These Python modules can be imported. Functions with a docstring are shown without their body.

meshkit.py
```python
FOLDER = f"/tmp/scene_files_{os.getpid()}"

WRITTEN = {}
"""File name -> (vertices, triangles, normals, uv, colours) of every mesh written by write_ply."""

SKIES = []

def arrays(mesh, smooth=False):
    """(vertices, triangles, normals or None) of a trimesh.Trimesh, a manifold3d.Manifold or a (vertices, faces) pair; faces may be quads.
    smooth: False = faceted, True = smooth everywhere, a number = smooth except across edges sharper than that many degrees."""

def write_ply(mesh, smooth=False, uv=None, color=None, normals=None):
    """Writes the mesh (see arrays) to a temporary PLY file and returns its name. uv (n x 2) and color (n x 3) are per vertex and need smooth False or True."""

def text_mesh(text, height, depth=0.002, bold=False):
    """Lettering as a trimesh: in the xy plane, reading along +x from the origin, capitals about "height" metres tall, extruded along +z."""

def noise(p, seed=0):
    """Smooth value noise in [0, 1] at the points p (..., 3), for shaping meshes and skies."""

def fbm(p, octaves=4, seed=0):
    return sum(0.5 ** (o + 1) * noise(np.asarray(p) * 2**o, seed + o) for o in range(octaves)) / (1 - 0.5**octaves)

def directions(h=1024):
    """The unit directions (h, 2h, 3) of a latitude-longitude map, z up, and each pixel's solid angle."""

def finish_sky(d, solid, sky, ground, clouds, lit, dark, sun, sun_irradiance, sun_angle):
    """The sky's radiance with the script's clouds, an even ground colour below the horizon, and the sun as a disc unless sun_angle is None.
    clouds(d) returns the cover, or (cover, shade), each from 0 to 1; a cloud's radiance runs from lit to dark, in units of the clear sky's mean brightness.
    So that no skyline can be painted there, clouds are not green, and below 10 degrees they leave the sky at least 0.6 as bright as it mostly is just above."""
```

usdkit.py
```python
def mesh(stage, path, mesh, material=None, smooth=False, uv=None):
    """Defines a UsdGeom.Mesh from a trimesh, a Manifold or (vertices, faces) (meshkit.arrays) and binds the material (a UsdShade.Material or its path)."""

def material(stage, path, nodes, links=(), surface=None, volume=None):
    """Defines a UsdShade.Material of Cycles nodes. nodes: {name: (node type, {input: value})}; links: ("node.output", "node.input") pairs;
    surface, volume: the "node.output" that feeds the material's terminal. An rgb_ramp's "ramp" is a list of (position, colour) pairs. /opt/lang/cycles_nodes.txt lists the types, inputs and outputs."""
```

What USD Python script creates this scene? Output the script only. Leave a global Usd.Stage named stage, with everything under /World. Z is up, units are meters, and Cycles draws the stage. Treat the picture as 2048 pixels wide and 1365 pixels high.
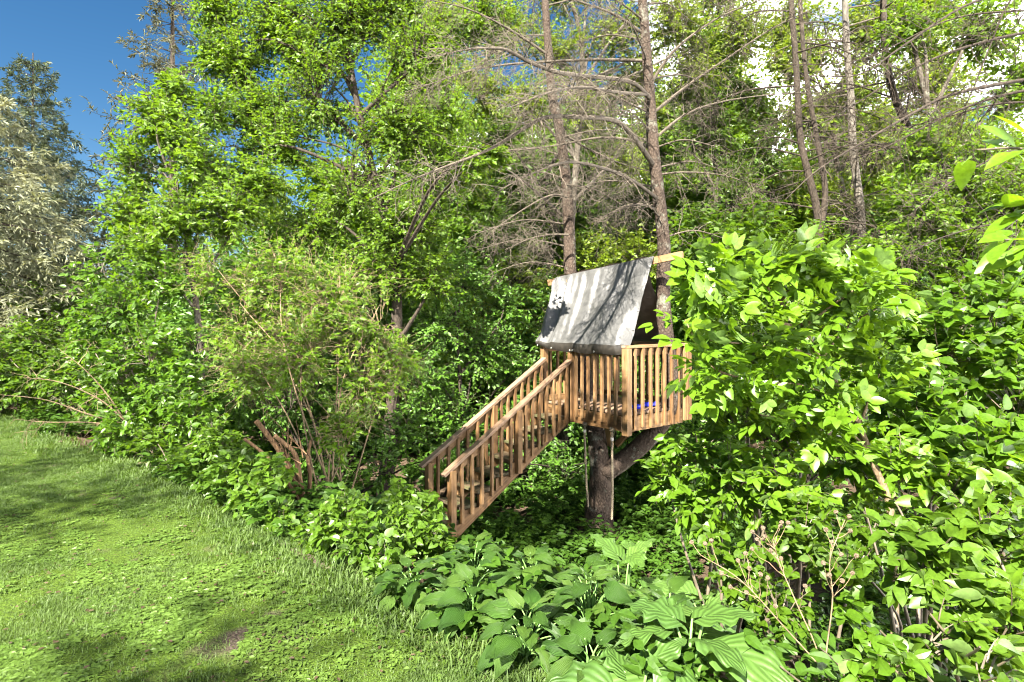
import math
import numpy as np, usdkit, meshkit
from pxr import Usd, UsdGeom, UsdLux, UsdShade, Gf, Sdf, Vt

stage = Usd.Stage.CreateInMemory()
UsdGeom.SetStageUpAxis(stage, UsdGeom.Tokens.z)
UsdGeom.SetStageMetersPerUnit(stage, 1.0)
world = UsdGeom.Xform.Define(stage, "/World")
stage.SetDefaultPrim(world.GetPrim())

# ------------------------------------------------------------------ camera, sky, sun
EYE, FPX, HORIZON = 1.75, 1176.0, 640.0
cam = UsdGeom.Camera.Define(stage, "/World/camera")
cam.AddTransformOp().Set(Gf.Matrix4d(1, 0, 0, 0, 0, 0, 1, 0, 0, -1, 0, 0, 0, 0, EYE, 1))
cam.CreateHorizontalApertureAttr(36.0)
cam.CreateVerticalApertureAttr(24.0)
cam.CreateFocalLengthAttr(FPX / 2048 * 36)
cam.CreateVerticalApertureOffsetAttr(-(682.5 - HORIZON) / 2048 * 36)
cam.CreateClippingRangeAttr(Gf.Vec2f(0.05, 5000))
cam.CreateExposureAttr(4.35)

SUN_AZ = math.atan2(-0.45, -0.89)
SUN_EL = math.radians(44)
sun_dir = np.array([math.sin(SUN_AZ) * math.cos(SUN_EL), math.cos(SUN_AZ) * math.cos(SUN_EL), math.sin(SUN_EL)])
sky_mat = usdkit.material(stage, "/World/Looks/sky", {
    "sky": ("sky_texture", {"sky_type": "single_scattering", "sun_disc": False, "sun_elevation": SUN_EL, "sun_rotation": SUN_AZ, "altitude": 200.0, "air_density": 1.0, "aerosol_density": 0.6, "ozone_density": 2.5}),
    "hs": ("hsv", {"saturation": 1.3, "value": 0.052, "hue": 0.497}),
    "tc": ("texture_coordinate", {}),
    "map": ("mapping", {"scale": (1.0, 1.0, 2.6)}),
    "n": ("noise_texture", {"scale": 2.2, "detail": 6.0, "roughness": 0.55, "distortion": 0.3}),
    "sep": ("separate_xyz", {}),
    "m1": ("math", {"math_type": "multiply_add", "value2": -0.55, "value3": 0.13}),   # cover falls with height above the horizon
    "m2": ("math", {"math_type": "multiply_add", "value2": 0.36}),                       # the cloud bank stands towards +x
    "add": ("math", {"math_type": "add"}),
    "mr": ("map_range", {"from_min": 0.50, "from_max": 0.70, "to_min": 0.0, "to_max": 0.93, "clamp": True}),
    "mix": ("mix_color", {"b": (6.2, 6.05, 5.95), "use_clamp": False}),
    "bg": ("background_shader", {"strength": 0.15}),
}, [("sky.color", "hs.color"), ("tc.generated", "map.vector"), ("map.vector", "n.vector"), ("tc.generated", "sep.vector"), ("sep.z", "m1.value1"), ("sep.x", "m2.value1"), ("m1.value", "m2.value3"),
    ("m2.value", "add.value1"), ("n.fac", "add.value2"), ("add.value", "mr.value"), ("mr.result", "mix.fac"), ("hs.color", "mix.a"), ("mix.result", "bg.color")], surface="bg.background")
dome = UsdLux.DomeLight.Define(stage, "/World/sky")
UsdShade.MaterialBindingAPI.Apply(dome.GetPrim()).Bind(sky_mat)
dome.GetPrim().SetCustomDataByKey("kind", "structure")
sun = UsdLux.DistantLight.Define(stage, "/World/sun")
sun.CreateNormalizeAttr(True)
sun.CreateIntensityAttr(0.5)
sun.CreateAngleAttr(0.53)
sun.CreateColorAttr(Gf.Vec3f(1.0, 0.94, 0.82))
zl = sun_dir
xl = np.cross([0, 0, 1.0], zl); xl /= np.linalg.norm(xl)
yl = np.cross(zl, xl)
sun.AddTransformOp().Set(Gf.Matrix4d(*xl, 0, *yl, 0, *zl, 0, 0, 0, 20, 1))

# ------------------------------------------------------------------ helpers
UP = np.array([0, 0, 1.0])


def unit(a):
    a = np.asarray(a, float)
    return a / (np.linalg.norm(a, axis=-1, keepdims=True) + 1e-12)


def sstep(a, b, x):
    t = np.clip((np.asarray(x, float) - a) / (b - a), 0, 1)
    return t * t * (3 - 2 * t)


def PX(px, py, Y):
    """the point at depth Y seen at a pixel of the 2048-wide photograph"""
    return np.array([(px - 1024) / FPX * Y, Y, EYE - (py - HORIZON) / FPX * Y])


EDGE0, EDGED, EDGEN = np.array([0.04, 2.86]), np.array([-0.775, 0.632]), np.array([0.632, 0.775])


def edge_s(x, y):
    x, y = np.asarray(x, float), np.asarray(y, float)
    along = (x - EDGE0[0]) * EDGED[0] + (y - EDGE0[1]) * EDGED[1]
    return (x - EDGE0[0]) * EDGEN[0] + (y - EDGE0[1]) * EDGEN[1] + 0.10 * np.sin(along * 0.9 + 0.4) - 0.05


def H(x, y):
    s = edge_s(x, y)
    p = np.stack([np.asarray(x, float), np.asarray(y, float), 0 * np.asarray(x, float)], -1)
    return -1.1 * sstep(0.25, 3.1, s) + 0.06 * (meshkit.noise(p * 0.9, 3) - 0.5) * sstep(-3, 0.5, s) + 0.05 * (meshkit.noise(p * 0.5, 8) - 0.5)


counts = {}


def path_for(name, parent="/World"):
    k = f"{parent}/{name}"
    n = counts.get(k, 0)
    counts[k] = n + 1
    return k if n == 0 else f"{k}_{n:03d}"


def tag(prim, label=None, cat=None, group=None, kind=None):
    p = prim if isinstance(prim, Usd.Prim) else stage.GetPrimAtPath(prim)
    for k, v in (("label", label), ("category", cat), ("group", group), ("kind", kind)):
        if v:
            p.SetCustomDataByKey(k, v)
    return str(p.GetPath())


def thing(name, label, cat, group=None, loc=(0, 0, 0)):
    x = UsdGeom.Xform.Define(stage, path_for(name))
    x.AddTranslateOp().Set(Gf.Vec3d(*map(float, loc)))
    tag(x.GetPrim(), label, cat, group)
    base[str(x.GetPath())] = np.array(loc, float)
    return str(x.GetPath())


base = {}


def emit(name, v, f, mat, parent="/World", smooth=False, uv=None, matrix=None, kind=None, label=None):
    """one mesh prim; v in world coordinates, written relative to the thing's base"""
    path = path_for(name, parent)
    top = "/".join(parent.split("/")[:3])
    v = np.asarray(v, float)
    if matrix is None and top in base:
        v = v - base[top]
    m = usdkit.mesh(stage, path, (v, np.asarray(f)), M[mat], smooth=smooth, uv=uv)
    if matrix is not None:
        mm = np.array(matrix, float).copy()
        if top in base and base.get(parent) is not None:
            mm[3, :3] -= base[top]
        m.AddTransformOp().Set(Gf.Matrix4d(*mm.ravel()))
    if kind or label:
        tag(m.GetPrim(), label=label, kind=kind)
    return path


class Acc:
    def __init__(s):
        s.v, s.f, s.n = [], [], 0

    def add(s, v, f):
        v = np.asarray(v, float).reshape(-1, 3)
        f = np.asarray(f, int)
        if f.shape[1] == 4:
            f = np.vstack([f[:, [0, 1, 2]], f[:, [0, 2, 3]]])
        s.v.append(v); s.f.append(f + s.n); s.n += len(v)
        return s

    def get(s):
        return np.vstack(s.v), np.vstack(s.f)


def tubes(P, R, sides=3, caps=False):
    """P (N,K,3), R (N,K) -> one mesh of N tapered tubes"""
    P = np.asarray(P, float)
    if P.ndim == 2:
        P = P[None]
    R = np.broadcast_to(np.asarray(R, float), P.shape[:2])
    N, K = P.shape[:2]
    t = unit(np.gradient(P, axis=1))
    ref = np.where(np.abs(unit(P[:, -1] - P[:, 0])[:, 2:]) < 0.85, UP, np.array([1.0, 0, 0]))[:, None]
    a = unit(np.cross(t, ref)); b = np.cross(t, a)
    ang = np.arange(sides) * 2 * np.pi / sides
    v = P[:, :, None] + R[:, :, None, None] * (np.cos(ang)[:, None] * a[:, :, None] + np.sin(ang)[:, None] * b[:, :, None])
    n, k, s = np.meshgrid(np.arange(N), np.arange(K - 1), np.arange(sides), indexing="ij")
    i0 = (n * K + k) * sides + s; i1 = (n * K + k) * sides + (s + 1) % sides
    q = np.stack([i0, i1, i1 + sides, i0 + sides], -1).reshape(-1, 4)
    v = v.reshape(-1, 3); f = np.vstack([q[:, [0, 1, 2]], q[:, [0, 2, 3]]])
    if caps:
        for end in (0, K - 1):
            c = len(v)
            v = np.vstack([v, P[:, end]])
            nn, ss = np.meshgrid(np.arange(N), np.arange(sides), indexing="ij")
            e = (nn * K + end) * sides
            tri = np.stack([c + nn, e + (ss + 1) % sides, e + ss] if end == 0 else [c + nn, e + ss, e + (ss + 1) % sides], -1).reshape(-1, 3)
            f = np.vstack([f, tri])
    return v, f


def spline(pts, n):
    """Catmull-Rom through the points"""
    p = np.asarray(pts, float)
    p = np.vstack([2 * p[0] - p[1], p, 2 * p[-1] - p[-2]])
    u = np.linspace(0, len(p) - 3 - 1e-6, n); i = u.astype(int); t = (u - i)[:, None]
    a, b, c, d = p[i], p[i + 1], p[i + 2], p[i + 3]
    return 0.5 * (2 * b + (c - a) * t + (2 * a - 5 * b + 4 * c - d) * t**2 + (3 * b - a - 3 * c + d) * t**3)


def bark_tube(pts, r0, r1, n=40, sides=14, rough=0.10, seed=0, caps=True, flare=0.0):
    P = spline(pts, n)
    r = np.linspace(r0, r1, n) * (1 + flare * np.exp(-np.linspace(0, 12, n)))
    v, f = tubes(P[None], r[None], sides, caps)
    nb = n * sides
    c = np.repeat(P, sides, 0); d = v[:nb] - c
    k = meshkit.fbm(np.stack([v[:nb, 0] * 9, v[:nb, 1] * 9, v[:nb, 2] * 5], -1), 3, seed) - 0.5
    v[:nb] = c + d * (1 + 2 * rough * k)[:, None]
    return v, f


# leaf templates: x along the leaf, y across, z its upper side
T2 = (np.array([[0, 0, 0], [.45, .29, .07], [1, 0, -.07], [.45, -.29, .07]]), np.array([[0, 3, 2], [0, 2, 1]]))
T4 = (np.array([[0, 0, 0], [.28, .24, .06], [.68, .21, .03], [1, 0, -.10], [.68, -.21, .03], [.28, -.24, .06]]), np.array([[0, 5, 4], [0, 4, 3], [0, 3, 2], [0, 2, 1]]))


def near_leaf(width=0.27, curl=0.16, tip=1.0, stalk=0.14):
    xs = np.array([0, .16, .42, .72, 1.0]); w = np.array([0, .72, 1.0, .68, 0]) * width
    z = -curl * xs**2
    v = [[0, 0, 0]]
    for k in (1, 2, 3):
        v += [[xs[k], w[k], z[k] + .26 * w[k]], [xs[k], 0, z[k]], [xs[k], -w[k], z[k] + .26 * w[k]]]
    v += [[1, 0, z[4]], [-stalk, .012, .02], [-stalk, -.012, .02], [.02, 0.012, 0], [.02, -.012, 0]]
    f = [[0, 2, 1], [0, 3, 2]]
    for k in (0, 1):
        a = 1 + 3 * k
        f += [[a, a + 1, a + 4], [a, a + 4, a + 3], [a + 1, a + 2, a + 5], [a + 1, a + 5, a + 4]]
    f += [[7, 8, 10], [8, 9, 10], [11, 12, 14], [11, 14, 13]]
    return np.array(v, float), np.array(f)


TN = near_leaf()
TW = near_leaf(0.33, 0.22)
TS = near_leaf(0.2, 0.2)


def pinnate(pairs=3, leaflet=T4):
    acc = Acc()
    lv, lf = leaflet
    acc.add([[-.02, .006, 0], [-.02, -.006, 0], [.72, 0, -.03]], [[0, 1, 2]])
    for k in range(pairs):
        x = .2 + .5 * k / max(pairs - 1, 1)
        for s in (-1, 1):
            a = s * math.radians(62 - 8 * k)
            L = .34 + .04 * k
            v = lv * L
            acc.add(np.stack([x + v[:, 0] * math.cos(a) - v[:, 1] * math.sin(a), v[:, 0] * math.sin(a) + v[:, 1] * math.cos(a), v[:, 2] - .12 * x * x - .04], -1), lf)
    v = lv * .42
    acc.add(v + np.array([.7, 0, -.06]), lf)
    return acc.get()


def fine_leaf(width, curl, stalk=.14, n=7):
    xs = np.linspace(0, 1, n); w = width * (np.sin(np.pi * xs ** .78) ** .8); z = -curl * xs**2
    w[0] = w[-1] = 0
    v = [[0, 0, 0]]
    for k in range(1, n - 1):
        v += [[xs[k], w[k], z[k] + .30 * w[k]], [xs[k], 0, z[k]], [xs[k], -w[k], z[k] + .30 * w[k]]]
    e = len(v)
    v += [[1, 0, z[-1]], [-stalk, .011, .02], [-stalk, -.011, .02], [.02, .011, 0], [.02, -.011, 0]]
    f = [[0, 2, 1], [0, 3, 2]]
    for k in range(n - 3):
        a = 1 + 3 * k
        f += [[a, a + 1, a + 4], [a, a + 4, a + 3], [a + 1, a + 2, a + 5], [a + 1, a + 5, a + 4]]
    a = e - 3
    f += [[a, a + 1, e], [a + 1, a + 2, e], [e + 1, e + 2, e + 4], [e + 1, e + 4, e + 3]]
    return np.array(v, float), np.array(f)


TP = pinnate(3)
FINE = {id(TN): [fine_leaf(.26, .16), fine_leaf(.24, .30), fine_leaf(.29, .05)], id(TW): [fine_leaf(.33, .22), fine_leaf(.30, .36), fine_leaf(.36, .10)], id(TS): [fine_leaf(.2, .2)],
        id(TP): [pinnate(3, fine_leaf(.28, .2, .05, 6)), pinnate(3, fine_leaf(.31, .3, .05, 6)), pinnate(2, fine_leaf(.30, .12, .05, 6))]}


def batch(T, pos, d, n, size):
    tv, tf = T
    x = unit(d); z = unit(n - (n * x).sum(-1, keepdims=True) * x); y = np.cross(z, x)
    v = pos[:, None] + size[:, None, None] * (tv[None, :, :1] * x[:, None] + tv[None, :, 1:2] * y[:, None] + tv[None, :, 2:] * z[:, None])
    f = (tf[None] + (np.arange(len(pos)) * len(tv))[:, None, None]).reshape(-1, 3)
    return v.reshape(-1, 3), f


def screen(p):
    p = np.asarray(p, float)
    y = np.maximum(p[..., 1], 0.05)
    return np.stack([1024 + p[..., 0] / y * FPX, HORIZON - (p[..., 2] - EYE) / y * FPX], -1), p[..., 1]


# ------------------------------------------------------------------ materials
M = {}


def mat(name, nodes, links=(), surface="p.BSDF"):
    M[name] = usdkit.material(stage, f"/World/Looks/{name}", nodes, links, surface=surface)


def leaf_mat(name, dark, mid, light, trans=0.47, rough=0.44, trans_col=None, under=1.25, clump=1.3, spec=0.3):
    """varies leaf by leaf and in clumps; paler below; lets light through"""
    dark, mid, light = map(np.array, (dark, mid, light))
    tc = np.array(trans_col if trans_col is not None else (mid * np.array([1.75, 1.6, .6])))
    mat(name, {
        "g": ("geometry", {}), "nz": ("noise_texture", {"scale": clump, "detail": 2.0}),
        "av": ("math", {"math_type": "multiply_add", "value2": 0.8, "value3": -0.15}),
        "av2": ("math", {"math_type": "multiply_add", "value2": 0.5}),
        "r": ("rgb_ramp", {"ramp": [(0.0, dark * .8), (0.45, mid), (0.85, light * 1.08), (1.0, (light[0] * 1.7, light[1] * 1.15, light[2]))]}),
        "fine": ("noise_texture", {"scale": 60.0, "detail": 2.0}),
        "fm": ("map_range", {"from_min": 0.3, "from_max": 0.7, "to_min": 0.8, "to_max": 1.15, "clamp": True}),
        "mul": ("mix", {"mix_type": "multiply", "fac": 1.0}),
        "ul": ("hsv", {"saturation": 0.8, "value": under}),
        "mb": ("mix_color", {"use_clamp": False}),
        "th": ("mix", {"mix_type": "multiply", "fac": 1.0, "color2": tuple(tc / np.maximum(mid, 1e-3))}),
        "p": ("principled_bsdf", {"roughness": rough, "specular_ior_level": spec}),
        "t": ("translucent_bsdf", {}), "m": ("mix_closure", {"fac": trans}),
    }, [("g.position", "nz.vector"), ("g.position", "fine.vector"), ("nz.fac", "av2.value1"), ("g.random_per_island", "av.value1"), ("av.value", "av2.value3"), ("av2.value", "r.fac"),
        ("fine.fac", "fm.value"), ("r.color", "mul.color1"), ("fm.result", "mul.color2"), ("mul.color", "ul.color"), ("g.backfacing", "mb.fac"), ("mul.color", "mb.a"), ("ul.color", "mb.b"),
        ("mb.result", "p.base_color"), ("mul.color", "th.color1"), ("th.color", "t.color"), ("p.BSDF", "m.closure1"), ("t.BSDF", "m.closure2")], surface="m.closure")


leaf_mat("leaf_tree", (0.050, 0.105, 0.006), (0.101, 0.190, 0.011), (0.167, 0.263, 0.020))
leaf_mat("leaf_bright", (0.075, 0.147, 0.007), (0.136, 0.237, 0.013), (0.202, 0.305, 0.023))
leaf_mat("leaf_dark", (0.050, 0.118, 0.011), (0.100, 0.210, 0.016), (0.177, 0.306, 0.025), trans=0.3)
leaf_mat("leaf_yellow", (0.101, 0.158, 0.007), (0.167, 0.242, 0.013), (0.222, 0.300, 0.023), trans=0.45)
leaf_mat("leaf_shrub", (0.056, 0.126, 0.008), (0.110, 0.210, 0.015), (0.181, 0.289, 0.032), rough=.38)
leaf_mat("leaf_round", (0.066, 0.137, 0.012), (0.122, 0.215, 0.020), (0.193, 0.283, 0.041), rough=.4)
leaf_mat("leaf_ash", (0.075, 0.158, 0.009), (0.136, 0.242, 0.016), (0.193, 0.300, 0.028), rough=.36, trans=.42)
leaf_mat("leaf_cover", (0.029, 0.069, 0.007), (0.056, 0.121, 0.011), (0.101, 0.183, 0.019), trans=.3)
leaf_mat("needle", (0.035, 0.052, 0.024), (0.07, 0.092, 0.042), (0.13, 0.145, 0.075), trans=.15, rough=.55)
leaf_mat("needle_tan", (0.05, 0.058, 0.028), (0.105, 0.095, 0.048), (0.2, 0.15, 0.085), trans=.15, rough=.6)
leaf_mat("needle_pale", (.12, .135, .075), (.27, .275, .165), (.44, .44, .31), trans=.2, rough=.6)
leaf_mat("grass_blade", (.050, .100, .006), (.090, .155, .010), (.150, .200, .020), trans=.35, rough=.5, clump=2.0)
leaf_mat("weed_leaf", (0.069, 0.128, 0.019), (0.127, 0.194, 0.034), (0.196, 0.255, 0.066), trans=.3, rough=.5)
leaf_mat("litter", (.050, .032, .018), (.110, .075, .042), (.230, .170, .110), trans=.15, rough=.7)


def veined(name, dark, mid, light, bands, rough, strength, way="x", wl=.80):
    """large leaves with ribs: st.x runs across from the midrib, st.y along"""
    mat(name, {
        "tc": ("texture_coordinate", {}), "oi": ("object_info", {}), "g": ("geometry", {}),
        "nz": ("noise_texture", {"scale": 14.0, "detail": 4.0}),
        "w": ("wave_texture", {"wave_type": "bands", "bands_direction": way, "profile": "sine", "scale": bands, "distortion": 0.25, "detail": 1.0}),
        "av": ("math", {"math_type": "multiply_add", "value2": 0.7}), "av0": ("math", {"math_type": "multiply_add", "value2": 0.3, "value3": 0.0}),
        "r": ("rgb_ramp", {"ramp": [(0.05, dark), (0.5, mid), (1.0, light)]}),
        "wl": ("map_range", {"from_min": 0.0, "from_max": 1.0, "to_min": wl, "to_max": 1.05}),
        "mul": ("mix", {"mix_type": "multiply", "fac": 1.0}),
        "b": ("bump", {"strength": strength, "distance": 0.006}), "b2": ("bump", {"strength": 0.25, "distance": 0.004}),
        "p": ("principled_bsdf", {"roughness": rough, "specular_ior_level": 0.45}),
        "th": ("mix", {"mix_type": "multiply", "fac": 1.0, "color2": (2.0, 1.7, .8)}),
        "t": ("translucent_bsdf", {}), "m": ("mix_closure", {"fac": 0.3}),
    }, [("tc.UV", "w.vector"), ("g.position", "nz.vector"), ("oi.random", "av.value1"), ("nz.fac", "av0.value1"), ("av0.value", "av.value3"), ("av.value", "r.fac"), ("w.fac", "wl.value"), ("r.color", "mul.color1"), ("wl.result", "mul.color2"),
        ("w.fac", "b.height"), ("nz.fac", "b2.height"), ("b.normal", "b2.normal"), ("b2.normal", "p.normal"), ("mul.color", "p.base_color"), ("mul.color", "th.color1"), ("th.color", "t.color"), ("p.BSDF", "m.closure1"), ("t.BSDF", "m.closure2")], surface="m.closure")


veined("hosta_leaf", (.028, .082, .011), (.062, .138, .018), (.115, .200, .032), 2.6, .46, 1.0)
veined("burdock_leaf", (.038, .085, .016), (.062, .125, .022), (.092, .165, .034), 2.6, .5, .6, "diagonal", .80)
mat("green_stalk", {"p": ("principled_bsdf", {"base_color": (.10, .19, .05), "roughness": .45})})


def bark(name, dark, light, scale=9.0, bump=.9, stretch=.45, lichen=None):
    nodes = {
        "g": ("geometry", {}), "mp": ("mapping", {"scale": (1, 1, stretch)}),
        "v": ("voronoi_texture", {"feature": "distance_to_edge", "scale": scale * 2.2, "randomness": 1.0}),
        "n": ("noise_texture", {"scale": scale, "detail": 8.0, "roughness": .65}),
        "mx": ("math", {"math_type": "multiply_add", "value2": .9}),
        "r": ("rgb_ramp", {"ramp": [(.25, dark), (.62, light), (.95, tuple(np.array(light) * 1.5))]}),
        "b": ("bump", {"strength": bump, "distance": .02}),
        "p": ("principled_bsdf", {"roughness": .85, "specular_ior_level": .2}),
    }
    links = [("g.position", "mp.vector"), ("mp.vector", "v.vector"), ("mp.vector", "n.vector"), ("v.distance", "mx.value1"), ("n.fac", "mx.value3"), ("mx.value", "r.fac"), ("mx.value", "b.height"), ("b.normal", "p.normal")]
    if lichen:
        nodes |= {"ln": ("noise_texture", {"scale": 5.0, "detail": 5.0, "roughness": .7}), "lr": ("map_range", {"from_min": .56, "from_max": .66, "clamp": True}), "lm": ("mix_color", {"b": lichen})}
        links += [("g.position", "ln.vector"), ("ln.fac", "lr.value"), ("lr.result", "lm.fac"), ("r.color", "lm.a"), ("lm.result", "p.base_color")]
    else:
        links += [("r.color", "p.base_color")]
    mat(name, nodes, links)


bark("bark_spruce", (0.0121, 0.0078, 0.0056), (0.0454, 0.0324, 0.0242), 14.0, 1.0, .6, (.11, .107, .085))
bark("bark_grey", (0.0168, 0.0139, 0.0109), (0.0588, 0.0496, 0.0386), 10.0, .8, .35, (.15, .15, .12))
bark("bark_dark", (0.0096, 0.0069, 0.005), (0.0327, 0.025, 0.0185), 10.0)
bark("bark_pale", (0.029, 0.025, 0.020), (0.096, 0.085, 0.070), 8.0, .6, .25)
bark("twig_grey", (0.027, 0.0216, 0.0158), (0.072, 0.0594, 0.045), 20.0, .4)
bark("twig_tan", (0.067, 0.0469, 0.0268), (0.1518, 0.1116, 0.067), 20.0, .4)
bark("stump_wood", (0.0263, 0.0135, 0.0067), (0.0825, 0.0495, 0.0255), 12.0, 1.0, .12)
mat("stem_brown", {"n": ("noise_texture", {"scale": 18.0, "detail": 4.0}), "g": ("geometry", {}), "r": ("rgb_ramp", {"ramp": [(.3, (.045, .034, .022)), (.7, (.10, .080, .052))]}), "p": ("principled_bsdf", {"roughness": .6})},
    [("g.position", "n.vector"), ("n.fac", "r.fac"), ("r.color", "p.base_color")])


def wood(name, dark, mid, light, rough=.62, green=None):
    """plank: grain along the board's own x, knots, every board a little different"""
    nodes = {
        "tc": ("texture_coordinate", {}), "oi": ("object_info", {}), "off": ("vector_math", {"math_type": "multiply", "vector2": (37.0, 11.0, 5.0)}),
        "cv": ("combine_xyz", {}), "va": ("vector_math", {"math_type": "add"}),
        "mp": ("mapping", {"scale": (1.6, 26.0, 26.0)}), "mk": ("mapping", {"scale": (3.0, 9.0, 9.0)}),
        "n": ("noise_texture", {"scale": 1.6, "detail": 5.0, "roughness": .62, "distortion": .9}),
        "w": ("wave_texture", {"wave_type": "bands", "bands_direction": "y", "scale": 1.1, "distortion": 7.0, "detail": 3.0, "detail_scale": 1.0}),
        "k": ("voronoi_texture", {"feature": "f1", "scale": 1.1}),
        "kr": ("map_range", {"from_min": .07, "from_max": .2, "to_min": .35, "to_max": 1.0, "clamp": True}),
        "ad": ("math", {"math_type": "multiply_add", "value2": .35}),
        "rv": ("math", {"math_type": "multiply_add", "value2": .34, "value3": -.17}),
        "ad2": ("math", {"math_type": "add"}), "sc": ("math", {"math_type": "multiply", "value2": .74}),
        "r": ("rgb_ramp", {"ramp": [(.12, dark), (.5, mid), (.85, light)]}),
        "mk2": ("mix", {"mix_type": "multiply", "fac": 1.0}),
        "big": ("noise_texture", {"scale": 3.0, "detail": 4.0, "roughness": .6}), "bm": ("map_range", {"from_min": .35, "from_max": .65, "to_min": .78, "to_max": 1.1, "clamp": True}), "m3": ("mix", {"mix_type": "multiply", "fac": 1.0}),
        "b": ("bump", {"strength": .35, "distance": .002}),
        "p": ("principled_bsdf", {"roughness": rough, "specular_ior_level": .3}),
    }
    links = [("oi.random", "cv.x"), ("oi.random", "cv.y"), ("oi.random", "cv.z"), ("cv.vector", "off.vector1"), ("tc.object", "va.vector1"), ("off.vector", "va.vector2"), ("va.vector", "mp.vector"), ("va.vector", "mk.vector"),
             ("mp.vector", "n.vector"), ("mp.vector", "w.vector"), ("mk.vector", "k.vector"), ("k.distance", "kr.value"), ("w.fac", "ad.value1"), ("n.fac", "ad.value3"), ("oi.random", "rv.value1"), ("ad.value", "ad2.value1"), ("rv.value", "ad2.value2"),
             ("ad2.value", "sc.value1"), ("sc.value", "r.fac"), ("r.color", "mk2.color1"), ("kr.result", "mk2.color2"), ("va.vector", "big.vector"), ("big.fac", "bm.value"), ("mk2.color", "m3.color1"), ("bm.result", "m3.color2"), ("ad.value", "b.height"), ("b.normal", "p.normal")]
    if green:
        nodes |= {"gn": ("noise_texture", {"scale": 7.0, "detail": 4.0}), "gr": ("map_range", {"from_min": .42, "from_max": .6, "to_max": .8, "clamp": True}), "gm": ("mix_color", {"b": green})}
        links += [("va.vector", "gn.vector"), ("gn.fac", "gr.value"), ("gr.result", "gm.fac"), ("m3.color", "gm.a"), ("gm.result", "p.base_color")]
    else:
        links += [("m3.color", "p.base_color")]
    mat(name, nodes, links)


wood("wood", (.058, .026, .009), (.150, .083, .034), (.230, .146, .074))
wood("wood_grey", (.085, .048, .028), (.165, .105, .066), (.26, .19, .135))
wood("wood_tread", (.05, .032, .018), (.105, .073, .042), (.16, .122, .08), green=(.055, .06, .024))
wood("wood_edging", (.035, .025, .02), (.075, .055, .04), (.12, .095, .075), rough=.8)
mat("tarp_cloth", {
    "g": ("geometry", {}), "n": ("noise_texture", {"scale": 7.0, "detail": 6.0, "roughness": .6}), "n2": ("noise_texture", {"scale": 160.0, "detail": 2.0}),
    "r": ("rgb_ramp", {"ramp": [(.3, (.034, .0335, .033)), (.7, (.054, .053, .051))]}),
    "ru": ("rgb_ramp", {"ramp": [(.3, (.030, .022, .016)), (.7, (.055, .042, .031))]}),
    "mx": ("mix_color", {}), "b": ("bump", {"strength": .5, "distance": .025}),
    "b2": ("bump", {"strength": .15, "distance": .001}),
    "p": ("principled_bsdf", {"roughness": .5, "specular_ior_level": .6, "sheen_weight": .15}),
}, [("g.position", "n.vector"), ("g.position", "n2.vector"), ("n.fac", "r.fac"), ("n.fac", "ru.fac"), ("g.backfacing", "mx.fac"), ("r.color", "mx.a"), ("ru.color", "mx.b"), ("mx.result", "p.base_color"), ("n.fac", "b.height"), ("n2.fac", "b2.height"), ("b.normal", "b2.normal"), ("b2.normal", "p.normal")])
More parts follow.
